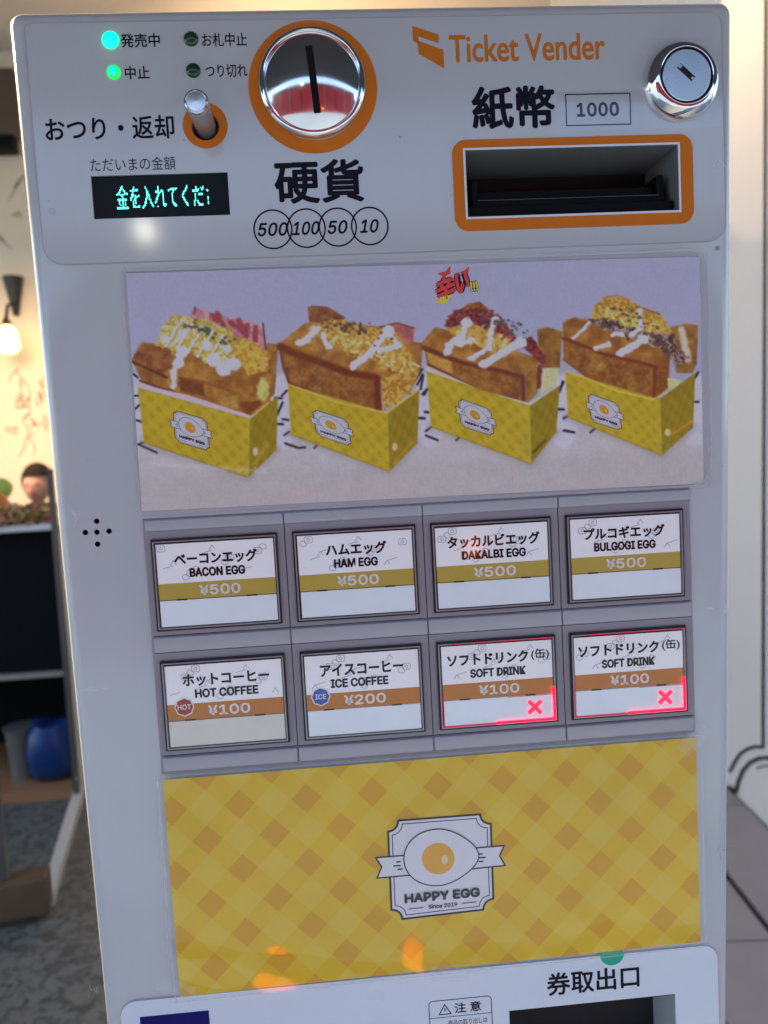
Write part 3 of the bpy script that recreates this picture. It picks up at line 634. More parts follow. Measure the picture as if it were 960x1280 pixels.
# ------------------------------------------------------------------ emblem (drawn in banner mm, mapped where needed)
def emblem(fn, d0, parent, step=0.06, words=True):
    def go(m, name, mt):
        for i, v in enumerate(m.v):
            pass
        return m.build(name, mt, parent, fix=False)
    def F(pts): return [fn(*p) for p in pts]
    def mapped(fun, name, mt):
        m = MB(); fun(m)
        # every vertex was laid out in banner mm: push it through fn
        for i, v in enumerate(m.v):
            x, y, d = v.x*1000, (FACE_Z-v.z)*1000, -v.y*1000
            nx, ny = fn(x, y); m.v[i] = W(nx, ny, d)
        return m.build(name, mt, parent, fix=False)
    e = lambda px, py: face(440+px*0.22917, 980+py*0.22917)
    def notch(ins):
        L, R_, T_, Bm = 0, 0, 0, 0
        tl, tr, br, bl = Vector(e(192, 187)), Vector(e(748, 145)), Vector(e(765, 660)), Vector(e(215, 720))
        ux = (tr-tl).normalized(); uy = (bl-tl).normalized(); out = []
        c = 5.2; q = ins
        for P0, sx, sy, rev in ((tl, ux, uy, True), (tr, -ux, uy, False), (br, -ux, -uy, True), (bl, ux, -uy, False)):
            pts = [];
            for k in range(7):
                a = PI/2*k/6; pts.append(P0+sx*(q+(c)*math.cos(a))*1.0 + sy*(q+(c)*math.sin(a)))
            # concave arc centred on the corner
            out += [pts[k] for k in (range(6, -1, -1) if rev else range(7))]
        return [(p.x, p.y) for p in out]
    mapped(lambda m: m.flat(notch(0), d0), 'emblem_plate', PLATE)
    def lines(m):
        m.stroke(notch(0), 1.0, d0+step, True); m.stroke(notch(1.9), 0.45, d0+step, True)
    mapped(lines, 'emblem_border', INK)
    rl = [e(*p) for p in ((128, 383), (285, 370), (310, 478), (135, 493), (160, 432))]
    rr_ = [e(*p) for p in ((668, 330), (822, 318), (797, 372), (827, 425), (650, 443))]
    mapped(lambda m: (m.flat(rl, d0+2*step), m.flat(rr_, d0+2*step)), 'emblem_ribbon', PLATE)
    def rlines(m):
        m.stroke(rl, 0.7, d0+3*step, True); m.stroke(rr_, 0.7, d0+3*step, True)
        for a, c in (((238, 406), (262, 404)), ((222, 428), (262, 425)), ((245, 446), (272, 443)), ((684, 364), (706, 362)), ((684, 384), (722, 381)), ((684, 404), (710, 402))):
            m.stroke([e(*a), e(*c)], 0.75, d0+3*step)
    mapped(rlines, 'ribbon_outline', INK)
    egg = []
    for k in range(48):
        t = 2*PI*k/48; x = math.cos(t); y = math.sin(t)*(1-0.22*max(0, x)**1.5) ; X = 482+203*x + (0); Y = 380-8*x-0+152*y*(1.0 - 0.10*x)
        egg.append(e(X, Y))
    mapped(lambda m: m.flat(egg, d0+4*step), 'egg_white', PLATE)
    mapped(lambda m: m.stroke(egg, 0.55, d0+5*step, True), 'egg_outline', INK)
    mapped(lambda m: m.flat([e(465+88*math.cos(a), 387+85*math.sin(a)) for a in [2*PI*k/36 for k in range(36)]], d0+5*step), 'egg_yolk', YOLK)
    mapped(lambda m: m.flat([e(500+18*math.cos(a), 392+25*math.sin(a)) for a in [2*PI*k/16 for k in range(16)]], d0+6*step), 'yolk_glint', YOLKHI)
    x0, y0 = e(283, 606); x1, y1 = e(690, 566)
    text('HAPPY EGG', x0, x1, (y0+y1)/2-2.5, (y0+y1)/2+2.4, d0+8*step, INK, parent, name='emblem_lettering', bold=0.045, fn=fn)
    x0, y0 = e(412, 648); x1, y1 = e(568, 634)
    if words: text('Since 2019', x0, x1, (y0+y1)/2-1.1, (y0+y1)/2+1.0, d0+6*step, INK, parent, name='emblem_lettering', bold=0.03, fn=fn)
    mapped(lambda m: (m.stroke([e(305, 660), e(385, 652)], 0.4, d0+6*step), m.stroke([e(592, 630), e(672, 621)], 0.4, d0+6*step)), 'emblem_dash', INK)

# ------------------------------------------------------------------ banner
def gingham():
    m = mat('yellow_gingham_print', (0.8, 0.6, 0.06), 0.5, spec=0.12); t = m.node_tree; p = t.nodes['Principled BSDF']
    tc = t.nodes.new('ShaderNodeTexCoord'); sx = t.nodes.new('ShaderNodeSeparateXYZ'); t.links.new(tc.outputs['Object'], sx.inputs[0])
    def mth(op, a, b=None):
        n = t.nodes.new('ShaderNodeMath'); n.operation = op
        for i, v in enumerate((a, b)):
            if v is None: continue
            if isinstance(v, (int, float)): n.inputs[i].default_value = v
            else: t.links.new(v, n.inputs[i])
        return n.outputs[0]
    x, z = sx.outputs['X'], sx.outputs['Z']
    def bandmask(o, off, width, per):
        f = mth('FRACT', mth('ADD', mth('DIVIDE', o, per), off)); return mth('LESS_THAN', f, width)
    s2 = 0.70710678
    u = mth('MULTIPLY', mth('ADD', x, z), s2); v = mth('MULTIPLY', mth('SUBTRACT', x, z), s2)
    c1 = bandmask(u, 0.23+0.079, 0.46, 0.02306); c2 = bandmask(v, 0.23-0.027, 0.46, 0.02248)
    both = mth('MULTIPLY', c1, c2); one = mth('ADD', c1, c2)
    def mixc(f, a, b):
        n = t.nodes.new('ShaderNodeMix'); n.data_type = 'RGBA'; t.links.new(f, n.inputs[0])
        for i, q in ((6, a), (7, b)):
            if isinstance(q, tuple): n.inputs[i].default_value = (*q, 1)
            else: t.links.new(q, n.inputs[i])
        return n.outputs[2]
    base = mixc(mth('MINIMUM', one, 1.0), (0.95, 0.67, 0.06), (0.93, 0.61, 0.018))
    fin = mixc(both, base, (0.86, 0.455, 0.018))
    n = t.nodes.new('ShaderNodeTexNoise'); n.inputs['Scale'].default_value = 18; t.links.new(tc.outputs['Object'], n.inputs['Vector'])
    n.inputs['Detail'].default_value = 3
    mm = t.nodes.new('ShaderNodeMix'); mm.data_type = 'RGBA'; mm.blend_type = 'MULTIPLY'; mm.inputs[0].default_value = 0.25
    t.links.new(fin, mm.inputs[6]); t.links.new(n.outputs[0], mm.inputs[7]); t.links.new(mm.outputs[2], p.inputs['Base Color']); return m
GING = gingham()
ban = thing('banner_sheet', W(129, 224, 1.1), 'yellow gingham sheet with a fried egg emblem, taped to the machine under the buttons', 'banner')
def sheet(mb, corners, d, nx, ny, amp, seed, mi=0, bow=0.0):
    rs = random.Random(seed); ph = [rs.uniform(0, 6) for _ in range(6)]; (a, b_, c, e_) = corners; n0 = len(mb.v)
    for j in range(ny+1):
        for i in range(nx+1):
            s, t_ = i/nx, j/ny
            x = (a[0]*(1-s)+b_[0]*s)*(1-t_)+(e_[0]*(1-s)+c[0]*s)*t_; y = (a[1]*(1-s)+b_[1]*s)*(1-t_)+(e_[1]*(1-s)+c[1]*s)*t_
            dd = amp*(math.sin(7*s+ph[0]+3*t_)+0.6*math.sin(13*s-5*t_+ph[1])+0.5*math.sin(9*t_+ph[2]+4*s)+0.35*math.sin(23*s+17*t_+ph[3]))
            edge_ = math.exp(-min(s, 1-s)*nx*0.35)+math.exp(-min(t_, 1-t_)*ny*0.35)+1.5*math.exp(-((s-0.12)**2+(t_-0.85)**2)*30)
            dd += amp*edge_*0.8*(math.sin(31*s+11*t_+ph[4])+math.sin(27*t_-19*s+ph[5]))
            mb.v.append(W(x, y, d+dd))
    for j in range(ny):
        for i in range(nx):
            q = n0+j*(nx+1)+i; mb.f.append((q, q+nx+1, q+nx+2, q+1)); mb.mi.append(mi)
m = MB(); BC = [(-2.6, 115.3), (260.2, 115.2), (260.0, 222.2), (-2.2, 224.4)]
m.prism(BC, 2.75, 3.1); m.build('printed_sheet', GING, ban)
emblem(lambda x, y: (x, y), 3.2, ban)
m = MB(); sheet(m, [(-5.2, 113.4), (262.6, 113.4), (262.6, 224.4), (-4.6, 226.6)], 4.1, 70, 36, 0.06, 4)
m.build('clear_sleeve', SLEEVE, ban, smooth=180, fix=False)
m = MB(); m.stroke([(-5.2, 113.4), (262.6, 113.4), (262.6, 224.4), (-4.6, 226.6)], 0.5, 3.9, True); m.stroke([(-4.9, 140), (-6.4, 152), (-5.6, 170), (-6.2, 200), (-3.9, 226)], 0.5, 4.2)
m.build('sleeve_edge', SHEETEDGE, ban, fix=False)

for tx, ty, a_t in ((-3.5, 219, 0.5), (258.5, 116, -0.7), (130, 224.6, 0.05)):
    ca, sa = math.cos(a_t), math.sin(a_t)
    m = MB(); q_ = [(tx+x*ca-y*sa, ty+x*sa+y*ca) for x, y in ((-9, -4), (9, -4.3), (9.4, 4), (-8.8, 4.2))]; sheet(m, q_, 4.5, 16, 8, 0.1, int(tx)+30); m.build('clear_tape', SHEETTAPE, ban, smooth=180, fix=False)
# ------------------------------------------------------------------ menu poster with four printed sandwiches
post = thing('menu_poster', W(133, -12, 0.5), 'laminated menu poster picturing four egg sandwiches in yellow boxes, above the buttons', 'poster')
NX, NY = 760, 306
PC = [(-2.0, -123.0), (269.0, -120.8), (268.4, -11.6), (-3.2, -13.6)]
S_, T_ = np.meshgrid(np.linspace(0, 1, NX+1), np.linspace(0, 1, NY+1))
def bil(k): return (PC[0][k]*(1-S_)+PC[1][k]*S_)*(1-T_)+(PC[3][k]*(1-S_)+PC[2][k]*S_)*T_
GX, GY = bil(0), bil(1)
# where each grid vertex lies in the layout drawing (same drawing units as the shapes below)
Pf = np.stack([GX-CAM[0], GY-CAM[1], 0*GX-CAM[2]], -1) @ ROT.T
LX = Pf[..., 0]/Pf[..., 2]*FPX+480; LY = Pf[..., 1]/Pf[..., 2]*FPX+640
rng = np.random.default_rng(5)
def vnoise(sc, seed):
    r = np.random.default_rng(seed); n = 256; g = r.random((n, n)); x = (LX/sc) % (n-1); y = (LY/sc) % (n-1)
    xi, yi = x.astype(int), y.astype(int); fx, fy = x-xi, y-yi; fx = fx*fx*(3-2*fx); fy = fy*fy*(3-2*fy); xj, yj = (xi+1) % n, (yi+1) % n
    return (g[yi, xi]*(1-fx)+g[yi, xj]*fx)*(1-fy)+(g[yj, xi]*(1-fx)+g[yj, xj]*fx)*fy
N1, N2, N3, N4 = vnoise(2.2, 1), vnoise(5.5, 2), vnoise(14, 3), vnoise(1.1, 4)
FBM = 0.25*N4+0.35*N1+0.3*N2+0.2*N3-0.55
WX, WY = (vnoise(4, 11)-0.5)*2, (vnoise(4, 12)-0.5)*2
IMG = np.zeros(GX.shape+(3,))
IMG[:] = (146, 146, 186)
TEX = {}
def put(mask, col, amp=0.0, nz=None):
    global IMG
    if isinstance(col, str):      # a named two-tone food texture
        c1, c2, which, con = TEX[col]; q = np.clip((which-0.5)*con+0.5, 0, 1)[..., None]
        c = np.array(c1, float)[None, None, :]*(1-q)+np.array(c2, float)[None, None, :]*q; c = c*(1+0.10*(FBM[..., None]*2))
    else: c = np.array(col, float)[None, None, :]*(1+amp*(FBM if nz is None else nz)[..., None]*2)
    IMG = IMG*(1-mask[..., None])+c*mask[..., None]
def segd(X, Y, a, b):
    ax, ay = a; dx, dy = b[0]-ax, b[1]-ay; L = dx*dx+dy*dy+1e-9; t = np.clip(((X-ax)*dx+(Y-ay)*dy)/L, 0, 1); return np.hypot(X-ax-t*dx, Y-ay-t*dy)
class Z:   # a drawing frame
    def __init__(s, ox, oy, sc): s.o = (ox, oy, sc)
    def m(s, p): return (s.o[0]+p[0]*s.o[2], s.o[1]+p[1]*s.o[2])
    def poly(s, pts, col, amp=0.12, soft=0.5, wob=0.0, nz=None, op=1.0):
        P = [s.m(p) for p in pts]; X, Y = LX+WX*wob, LY+WY*wob
        ins = np.zeros(LX.shape, bool); dist = np.full(LX.shape, 1e9)
        for i in range(len(P)):
            a, b = P[i], P[(i+1) % len(P)]
            if a[1] != b[1]:
                c = ((a[1] > Y) != (b[1] > Y)) & (X < (b[0]-a[0])*(Y-a[1])/(b[1]-a[1])+a[0]); ins ^= c
            dist = np.minimum(dist, segd(X, Y, a, b))
        sd = np.where(ins, dist, -dist); put(np.clip(sd/soft*0.5+0.5, 0, 1)*op, col, amp, nz)
    def line(s, pts, w, col, amp=0.1, soft=0.5, wob=0.0, op=1.0):
        P = [s.m(p) for p in pts]; X, Y = LX+WX*wob, LY+WY*wob; d = np.full(LX.shape, 1e9)
        for a, b in zip(P[:-1], P[1:]): d = np.minimum(d, segd(X, Y, a, b))
        put(np.clip((w*s.o[2]/2-d)/soft*0.5+0.5, 0, 1)*op, col, amp)
    def oval(s, c, rx, ry, col, amp=0.1, soft=0.6, wob=0.0):
        C = s.m(c); d = np.hypot((LX+WX*wob-C[0])/(rx*s.o[2]), (LY+WY*wob-C[1])/(ry*s.o[2])); put(np.clip((1-d)*min(rx, ry)*s.o[2]/soft*0.5+0.5, 0, 1), col, amp)
    def dots(s, x0, y0, x1, y1, n, r, col, seed):
        q = random.Random(seed)
        for _ in range(n):
            t = q.random(); c = (x0+(x1-x0)*t+q.uniform(-40, 40), y0+(y1-y0)*t+q.uniform(-35, 35)); rr = r*q.uniform(0.6, 1.4); s.oval(c, rr*1.3, rr, col)
N5, N6 = vnoise(3.2, 21), vnoise(7.5, 22)
TEX.update(btop=((164, 116, 54), (120, 76, 32), 0.6*N3+0.4*N6, 1.9), bface=((148, 102, 48), (104, 62, 28), 0.35*N5+0.35*N3+0.3*N6, 2.0), bside=((150, 110, 54), (110, 70, 32), 0.6*N6+0.4*N1, 1.8),
    egg=((192, 154, 80), (144, 104, 36), 0.6*N1+0.4*N5, 2.6), cheese=((182, 172, 138), (150, 132, 48), 0.6*N1+0.4*N5, 2.8), meat=((128, 56, 56), (72, 26, 32), 0.6*N1+0.4*N5, 2.2), beef=((150, 126, 120), (66, 48, 50), 0.6*N1+0.4*N5, 3.0),
    bacon=((186, 142, 158), (150, 92, 108), 0.5*N1+0.5*N5, 1.8), ham=((176, 112, 104), (138, 74, 76), 0.6*N6+0.4*N1, 1.6), toast=((148, 98, 54), (100, 54, 32), 0.5*N6+0.5*N1, 2.0))
def shreds(z_, cs, n, L, w, cols, seed):
    q = random.Random(seed)
    for _ in range(n):
        a, b_, c_, e_ = cs; s1, t1 = q.random(), q.random()
        x = (a[0]*(1-s1)+b_[0]*s1)*(1-t1)+(e_[0]*(1-s1)+c_[0]*s1)*t1; y = (a[1]*(1-s1)+b_[1]*s1)*(1-t1)+(e_[1]*(1-s1)+c_[1]*s1)*t1
        an_ = q.uniform(0, PI); l = L*q.uniform(0.5, 1.2); bx_, by_ = x+l*math.cos(an_), y+l*math.sin(an_); mx, my = (x+bx_)/2+q.uniform(-8, 8), (y+by_)/2+q.uniform(-8, 8)
        z_.line([(x, y), (mx, my), (bx_, by_)], w*q.uniform(0.7, 1.3), q.choice(cols), 0.05, 0.6)
def drizzle(z_, pts, w):
    w = w*0.88
    z_.line([(x+4, y+7) for x, y in pts], w+4, (140, 112, 84), 0.1, 1.2, 0.4, 0.55)
    z_.line(pts, w, WS, 0.04, 0.7, 1.3)
    for p, k in ((pts[-1], 0.62), (pts[len(pts)//2], 0.6), (pts[0], 0.7)): z_.oval(p, w*k*1.15, w*k, WS, 0.04, 0.8, 1.5)
    z_.line([(x-w*0.15, y-w*0.15) for x, y in pts], w*0.35, (200, 198, 220), 0.0, 0.8, 0.3, 0.8)
P0 = Z(0, 0, 1)
# pale wall, table, cloth with black marks between the boxes
P0.poly([(150, 545), (900, 500), (900, 660), (150, 660)], (166, 161, 180), 0.015, 8)
P0.poly([(150, 595), (900, 560), (900, 660), (150, 660)], (160, 155, 172), 0.02, 8)
for (x0, x1) in ((165, 185), (338, 372), (520, 550), (690, 716), (862, 884)):
    P0.poly([(x0, 470), (x1, 465), (x1+4, 545), (x0+18, 560), (x0-4, 555)], (172, 170, 202), 0.04, 3)
mk = (25, 25, 45)
for z_, L in ((Z(155, 370, .20833), [[(60, 690), (95, 655)], [(75, 745), (105, 755)], [(90, 890), (130, 875)], [(90, 890), (200, 940)], [(920, 715), (950, 645)], [(905, 768), (955, 770)], [(60, 470), (85, 490)], [(60, 600), (90, 600)]]),
              (Z(340, 370, .20833), [[(30, 715), (65, 640)], [(20, 612), (60, 615)], [(60, 600), (90, 570)], [(20, 768), (65, 770)], [(65, 740), (100, 745)], [(75, 835), (105, 815)], [(80, 885), (160, 912), (200, 908)], [(255, 912), (280, 885)], [(835, 540), (900, 440)], [(890, 560), (905, 480)], [(900, 590), (930, 560)], [(880, 732), (915, 735)], [(915, 697), (935, 697)]]),
              (Z(515, 325, .21097), [[(70, 800), (90, 765)], [(35, 938), (72, 938)], [(75, 900), (95, 905)], [(80, 1015), (118, 985)], [(80, 1040), (150, 1068)], [(260, 1068), (288, 1045)], [(870, 780), (890, 720)], [(862, 886), (895, 886)], [(895, 940), (915, 928)], [(900, 1010), (945, 1020)], [(30, 740), (60, 680)]]),
              (Z(690, 350, .20833), [[(45, 655), (65, 615)], [(30, 775), (65, 778)], [(65, 830), (85, 820)], [(65, 905), (130, 915)], [(225, 915), (250, 893)], [(825, 545), (855, 500)], [(850, 590), (870, 555)], [(838, 732), (872, 732)]])):
    for l in L: z_.line(l, 13, mk, 0, 0.5)
GY_ = (164, 142, 34); GD = (128, 110, 22)
def plaid(z_, front, side):
    for quad_, base_c, lite, dark in ((front, GY_, (170, 150, 54), (142, 112, 22)), (side, GD, (140, 122, 34), (114, 90, 18))):
        z_.poly(quad_, base_c, 0.05, nz=(N3-0.5)*0.6)
        a, b_, c_, e_ = [np.array(z_.m(p)) for p in quad_]
        Mx = np.linalg.inv(np.array([[b_[0]-a[0], e_[0]-a[0]], [b_[1]-a[1], e_[1]-a[1]]])); s_ = Mx[0, 0]*(LX-a[0])+Mx[0, 1]*(LY-a[1]); t_ = Mx[1, 0]*(LX-a[0])+Mx[1, 1]*(LY-a[1])
        asp = np.linalg.norm(b_-a)/np.linalg.norm(e_-a)*(1.0 if quad_ is front else 1.5); per = 0.21
        u, v = (s_*asp+t_)/per*0.707, (s_*asp-t_)/per*0.707; c1, c2 = (u % 1) < 0.46, (v % 1) < 0.46
        P = [tuple(q) for q in (a, b_, c_, e_)]; ins = np.zeros(LX.shape, bool)
        for i in range(4):
            p, q = P[i], P[(i+1) % 4]
            if p[1] != q[1]: ins ^= ((p[1] > LY) != (q[1] > LY)) & (LX < (q[0]-p[0])*(LY-p[1])/(q[1]-p[1])+p[0])
        put((ins & ~c1 & ~c2)*0.35, lite); put((ins & c1 & c2)*0.38, dark)
    (a, b_, c, e_) = [Vector(p) for p in front]
    z_.line([tuple(e_), tuple(c)], 8, (110, 90, 30), 0, 1.0, 0, 0.5); z_.line([tuple(b_), tuple(c)], 7, (164, 148, 60), 0, 1.0, 0, 0.6)
    z_.line([tuple(a), tuple(b_)], 5, (120, 96, 40), 0, 0.8, 0, 0.4)
WS = (180, 176, 200)
def shade(z_, front, side):    # soft contact tone printed around each box, as in the food photo
    z_.line([front[3], front[2], side[2]], 34, (128, 122, 138), 0, 6, 0, 0.55)
# 1 bacon
z1 = Z(155, 370, .20833)
z1.poly([(420, 70), (600, 120), (830, 180), (855, 330), (760, 300), (640, 230), (560, 205), (400, 130)], 'bacon', 0.15, wob=1.2)
for a, b_ in (((560, 110), (600, 185)), ((640, 160), (720, 215)), ((690, 150), (715, 205)), ((790, 190), (790, 270)), ((740, 180), (735, 240)), ((530, 120), (555, 150))): z1.line([a, b_], 34, (128, 58, 72), 0.2, 1.2, 1.0)
z1.line([(835, 165), (852, 320)], 9, (70, 35, 50))
z1.line([(430, 70), (425, 110)], 9, (90, 50, 70))
z1.poly([(860, 285), (928, 292), (905, 590), (850, 640), (820, 560), (850, 400)], 'bside', 0.12)
z1.poly([(50, 380), (110, 280), (260, 300), (440, 320), (800, 380), (880, 450), (880, 640), (740, 732), (560, 690), (330, 590), (110, 515)], 'btop', 0.22, wob=0.8)
z1.poly([(60, 370), (120, 280), (290, 320), (290, 430), (230, 470), (90, 420)], 'toast', 0.2, 1.2)
z1.poly([(70, 410), (250, 490), (270, 550), (110, 510)], 'bside', 0.2, 1.0, 0.6)
z1.line([(52, 395), (130, 430), (260, 490)], 16, (84, 46, 24), 0.2, 0.8, 0.5)
z1.line([(330, 490), (480, 520), (640, 570)], 18, (128, 76, 44), 0.2, 0.9, 0.5)
z1.line([(100, 510), (300, 580), (480, 660), (730, 728)], 14, (92, 48, 40), 0.2, 0.8, 0.3)
z1.poly([(330, 490), (480, 530), (490, 600), (340, 575)], (104, 58, 30), 0.25, 1.5, 0.8)
z1.poly([(560, 620), (690, 590), (690, 680), (600, 670)], (150, 116, 56), 0.2, 1.5, 0.8)
z1.poly([(690, 640), (860, 620), (740, 730)], (112, 60, 22), 0.2, 1.5, 0.8)
z1.poly([(640, 240), (800, 280), (885, 360), (860, 450), (760, 470), (700, 400)], 'egg', 0.3, 1.0, 1.6)
z1.poly([(190, 300), (240, 190), (300, 115), (460, 140), (640, 200), (700, 330), (680, 420), (520, 430), (420, 330), (300, 330)], 'cheese', 0.35, 1.2, 1.8)
shreds(z1, [(230, 180), (600, 190), (690, 400), (330, 320)], 60, 60, 13, [(190, 182, 176), (166, 148, 52), (150, 128, 34), (184, 172, 128)], 11)
shreds(z1, [(650, 260), (810, 300), (870, 440), (720, 440)], 36, 46, 15, [(200, 158, 72), (166, 120, 36), (188, 146, 78)], 12)
for k in range(5): x = 300+k*62; drizzle(z1, [(x+50, 150+k*22), (x-10, 240+k*24), (x-40, 300+k*20)], 15)
drizzle(z1, [(355, 330), (325, 400), (300, 460), (302, 545)], 34); drizzle(z1, [(350, 335), (330, 400)], 56)

for c, r in (((540, 385), 46), ((600, 440), 48), ((660, 410), 46), ((500, 300), 36), ((620, 320), 30), ((350, 230), 30), ((250, 260), 28)): z1.oval(c, r, r*0.85, WS, 0.06, 1.0, 1.0)
z1.dots(380, 150, 640, 290, 26, 8, (70, 66, 70), 1); z1.oval((503, 207), 22, 18, (50, 84, 70))
z1.oval((835, 565), 36, 72, (176, 168, 104), 0.15, 1.2, 1.2)
z1.poly([(70, 522), (400, 600), (755, 715), (755, 742), (85, 552)], (180, 160, 190), 0.05)
shade(z1, [(88, 552), (755, 738), (745, 1088), (122, 880)], [(755, 738), (925, 600), (915, 925), (748, 1088)]); plaid(z1, [(88, 552), (755, 738), (745, 1088), (122, 880)], [(755, 738), (925, 600), (915, 925), (748, 1088)])
z1.line([(755, 738), (870, 640)], 10, (186, 160, 90))
z1.line([(790, 1000), (860, 890)], 22, (176, 130, 60), 0.2, 1.5, 1.0, .6); z1.oval((790, 935), 16, 26, (190, 160, 150))
# 2 ham
z2 = Z(340, 370, .20833)
z2.poly([(215, 65), (320, 68), (440, 140), (380, 170), (225, 160)], 'toast', 0.25, 0.8, 0.8); z2.line([(240, 66), (330, 72), (430, 130)], 10, (110, 70, 56))
z2.poly([(640, 190), (750, 163), (855, 195), (835, 330), (740, 280)], 'ham', 0.2, 0.9, 0.8); z2.line([(640, 190), (750, 165), (850, 195)], 9, (104, 50, 62))
z2.poly([(820, 275), (905, 285), (890, 450), (820, 590)], 'bside', 0.12)
z2.poly([(42, 290), (200, 165), (420, 150), (640, 190), (830, 300), (870, 440), (820, 590), (650, 500), (450, 460), (50, 330)], 'btop', 0.15, 0.8, 0.6)
z2.poly([(45, 300), (200, 370), (430, 455), (640, 490), (652, 695), (560, 672), (330, 610), (100, 525)], 'bface', 0.3, 0.7, 0.3)
z2.line([(50, 305), (120, 340), (250, 385), (440, 455), (630, 492), (636, 692)], 44, (98, 50, 20), 0.15, 2.0)
z2.line([(200, 370), (440, 458), (632, 492), (640, 692)], 22, (98, 40, 24), 0.15, 1.2)
z2.line([(48, 310), (70, 430), (105, 525), (330, 610), (540, 670), (650, 694)], 14, (92, 50, 30), 0.2, 1.0)
z2.poly([(655, 495), (880, 420), (860, 520), (780, 620), (675, 690)], 'egg', 0.3, 1.0, 1.2)
z2.poly([(200, 200), (360, 135), (560, 180), (760, 230), (860, 400), (800, 500), (720, 440), (690, 330), (500, 350), (380, 300), (300, 260)], 'egg', 0.3, 1.0, 1.6)
shreds(z2, [(330, 180), (720, 240), (840, 440), (480, 340)], 80, 62, 14, [(198, 168, 104), (168, 126, 54), (184, 146, 72), (188, 174, 138)], 13); shreds(z2, [(680, 430), (860, 400), (800, 600), (690, 640)], 34, 50, 13, [(186, 148, 80), (152, 106, 44)], 14)
drizzle(z2, [(260, 205), (215, 260), (170, 285)], 40)
drizzle(z2, [(310, 240), (325, 290), (345, 308)], 30)
drizzle(z2, [(700, 210), (640, 280), (585, 350), (490, 420)], 46); drizzle(z2, [(700, 230), (760, 300), (650, 330)], 34)
z2.dots(330, 170, 560, 200, 34, 7, (66, 56, 60), 2); z2.dots(600, 270, 740, 250, 5, 7, (120, 60, 60), 3)
shade(z2, [(95, 532), (690, 700), (700, 1052), (115, 832)], [(690, 700), (882, 560), (870, 885), (702, 1052)]); plaid(z2, [(95, 532), (690, 700), (700, 1052), (115, 832)], [(690, 700), (882, 560), (870, 885), (702, 1052)])
z2.line([(95, 530), (400, 640), (690, 702), (880, 562)], 9, (188, 160, 80), 0.1, 0.8)
z2.line([(735, 1000), (860, 850)], 20, (170, 120, 40), 0.2, 1.5, 1.0, .6); z2.oval((735, 905), 16, 24, (190, 165, 140))
# 3 dakalbi
z3 = Z(515, 325, .21097)
z3.poly([(280, 300), (330, 262), (400, 250), (480, 320), (400, 340)], 'toast', 0.15, 0.8)
z3.poly([(735, 415), (800, 400), (885, 425), (872, 640), (760, 640)], 'bside', 0.12)
z3.poly([(58, 490), (135, 400), (400, 470), (760, 590), (700, 690), (640, 672), (300, 612), (75, 525)], 'btop', 0.15, 0.8, 0.4)
z3.poly([(70, 525), (300, 615), (660, 690), (665, 858), (400, 775), (90, 620)], 'bface', 0.3, 0.7, 0.3)
z3.poly([(80, 540), (230, 600), (240, 680), (100, 610)], (172, 130, 62), 0.2, 1.5, 0.6)
z3.poly([(665, 690), (745, 610), (740, 790), (672, 858)], 'bside', 0.2)
z3.line([(66, 522), (300, 612), (480, 650), (652, 690), (658, 852)], 26, (98, 46, 32), 0.15, 1.2)
z3.line([(90, 620), (400, 775), (650, 855)], 12, (90, 44, 34), 0.2, 0.8)
z3.poly([(200, 395), (370, 385), (540, 430), (600, 500), (500, 560), (380, 510), (230, 440)], 'egg', 0.25, 0.9, 1.4)
z3.poly([(192, 395), (200, 360), (250, 300), (400, 290), (480, 310), (470, 400), (380, 385), (340, 370), (210, 405)], 'meat', 0.4, 0.8, 2.0)
z3.poly([(490, 370), (540, 370), (600, 440), (590, 470), (510, 430)], 'meat', 0.3, 0.8, 1.6)
z3.poly([(640, 480), (700, 450), (785, 570), (775, 640), (740, 600), (650, 520)], 'meat', 0.35, 0.8, 1.4)
z3.poly([(745, 620), (775, 640), (765, 760), (735, 770)], (98, 44, 54), 0.3, 0.8, 1.0)
shreds(z3, [(220, 400), (560, 440), (560, 520), (300, 460)], 34, 44, 12, [(212, 182, 128), (188, 150, 84)], 15)
shreds(z3, [(200, 320), (470, 300), (760, 560), (480, 400)], 46, 34, 11, [(132, 60, 58), (84, 30, 34), (150, 84, 72)], 16)
drizzle(z3, [(320, 370), (300, 450), (215, 510), (210, 545)], 46); drizzle(z3, [(345, 480), (280, 500)], 36)
drizzle(z3, [(490, 350), (465, 430), (455, 520), (350, 585)], 32)
drizzle(z3, [(640, 490), (540, 550), (425, 618)], 52)
z3.dots(420, 330, 660, 440, 40, 6, (70, 70, 78), 5)
z3.poly([(770, 645), (870, 640), (850, 740), (755, 800)], (180, 180, 140), 0.2, 1.0, 1.0)
z3.poly([(68, 618), (400, 770), (690, 848), (870, 738), (872, 750), (695, 872), (400, 790), (85, 668)], (184, 170, 176), 0.05)
shade(z3, [(85, 664), (692, 866), (700, 1208), (110, 988)], [(692, 866), (872, 745), (850, 1022), (702, 1208)]); plaid(z3, [(85, 664), (692, 866), (700, 1208), (110, 988)], [(692, 866), (872, 745), (850, 1022), (702, 1208)])
z3.line([(715, 1140), (785, 1070)], 16, (80, 66, 20), 0, 1.0)
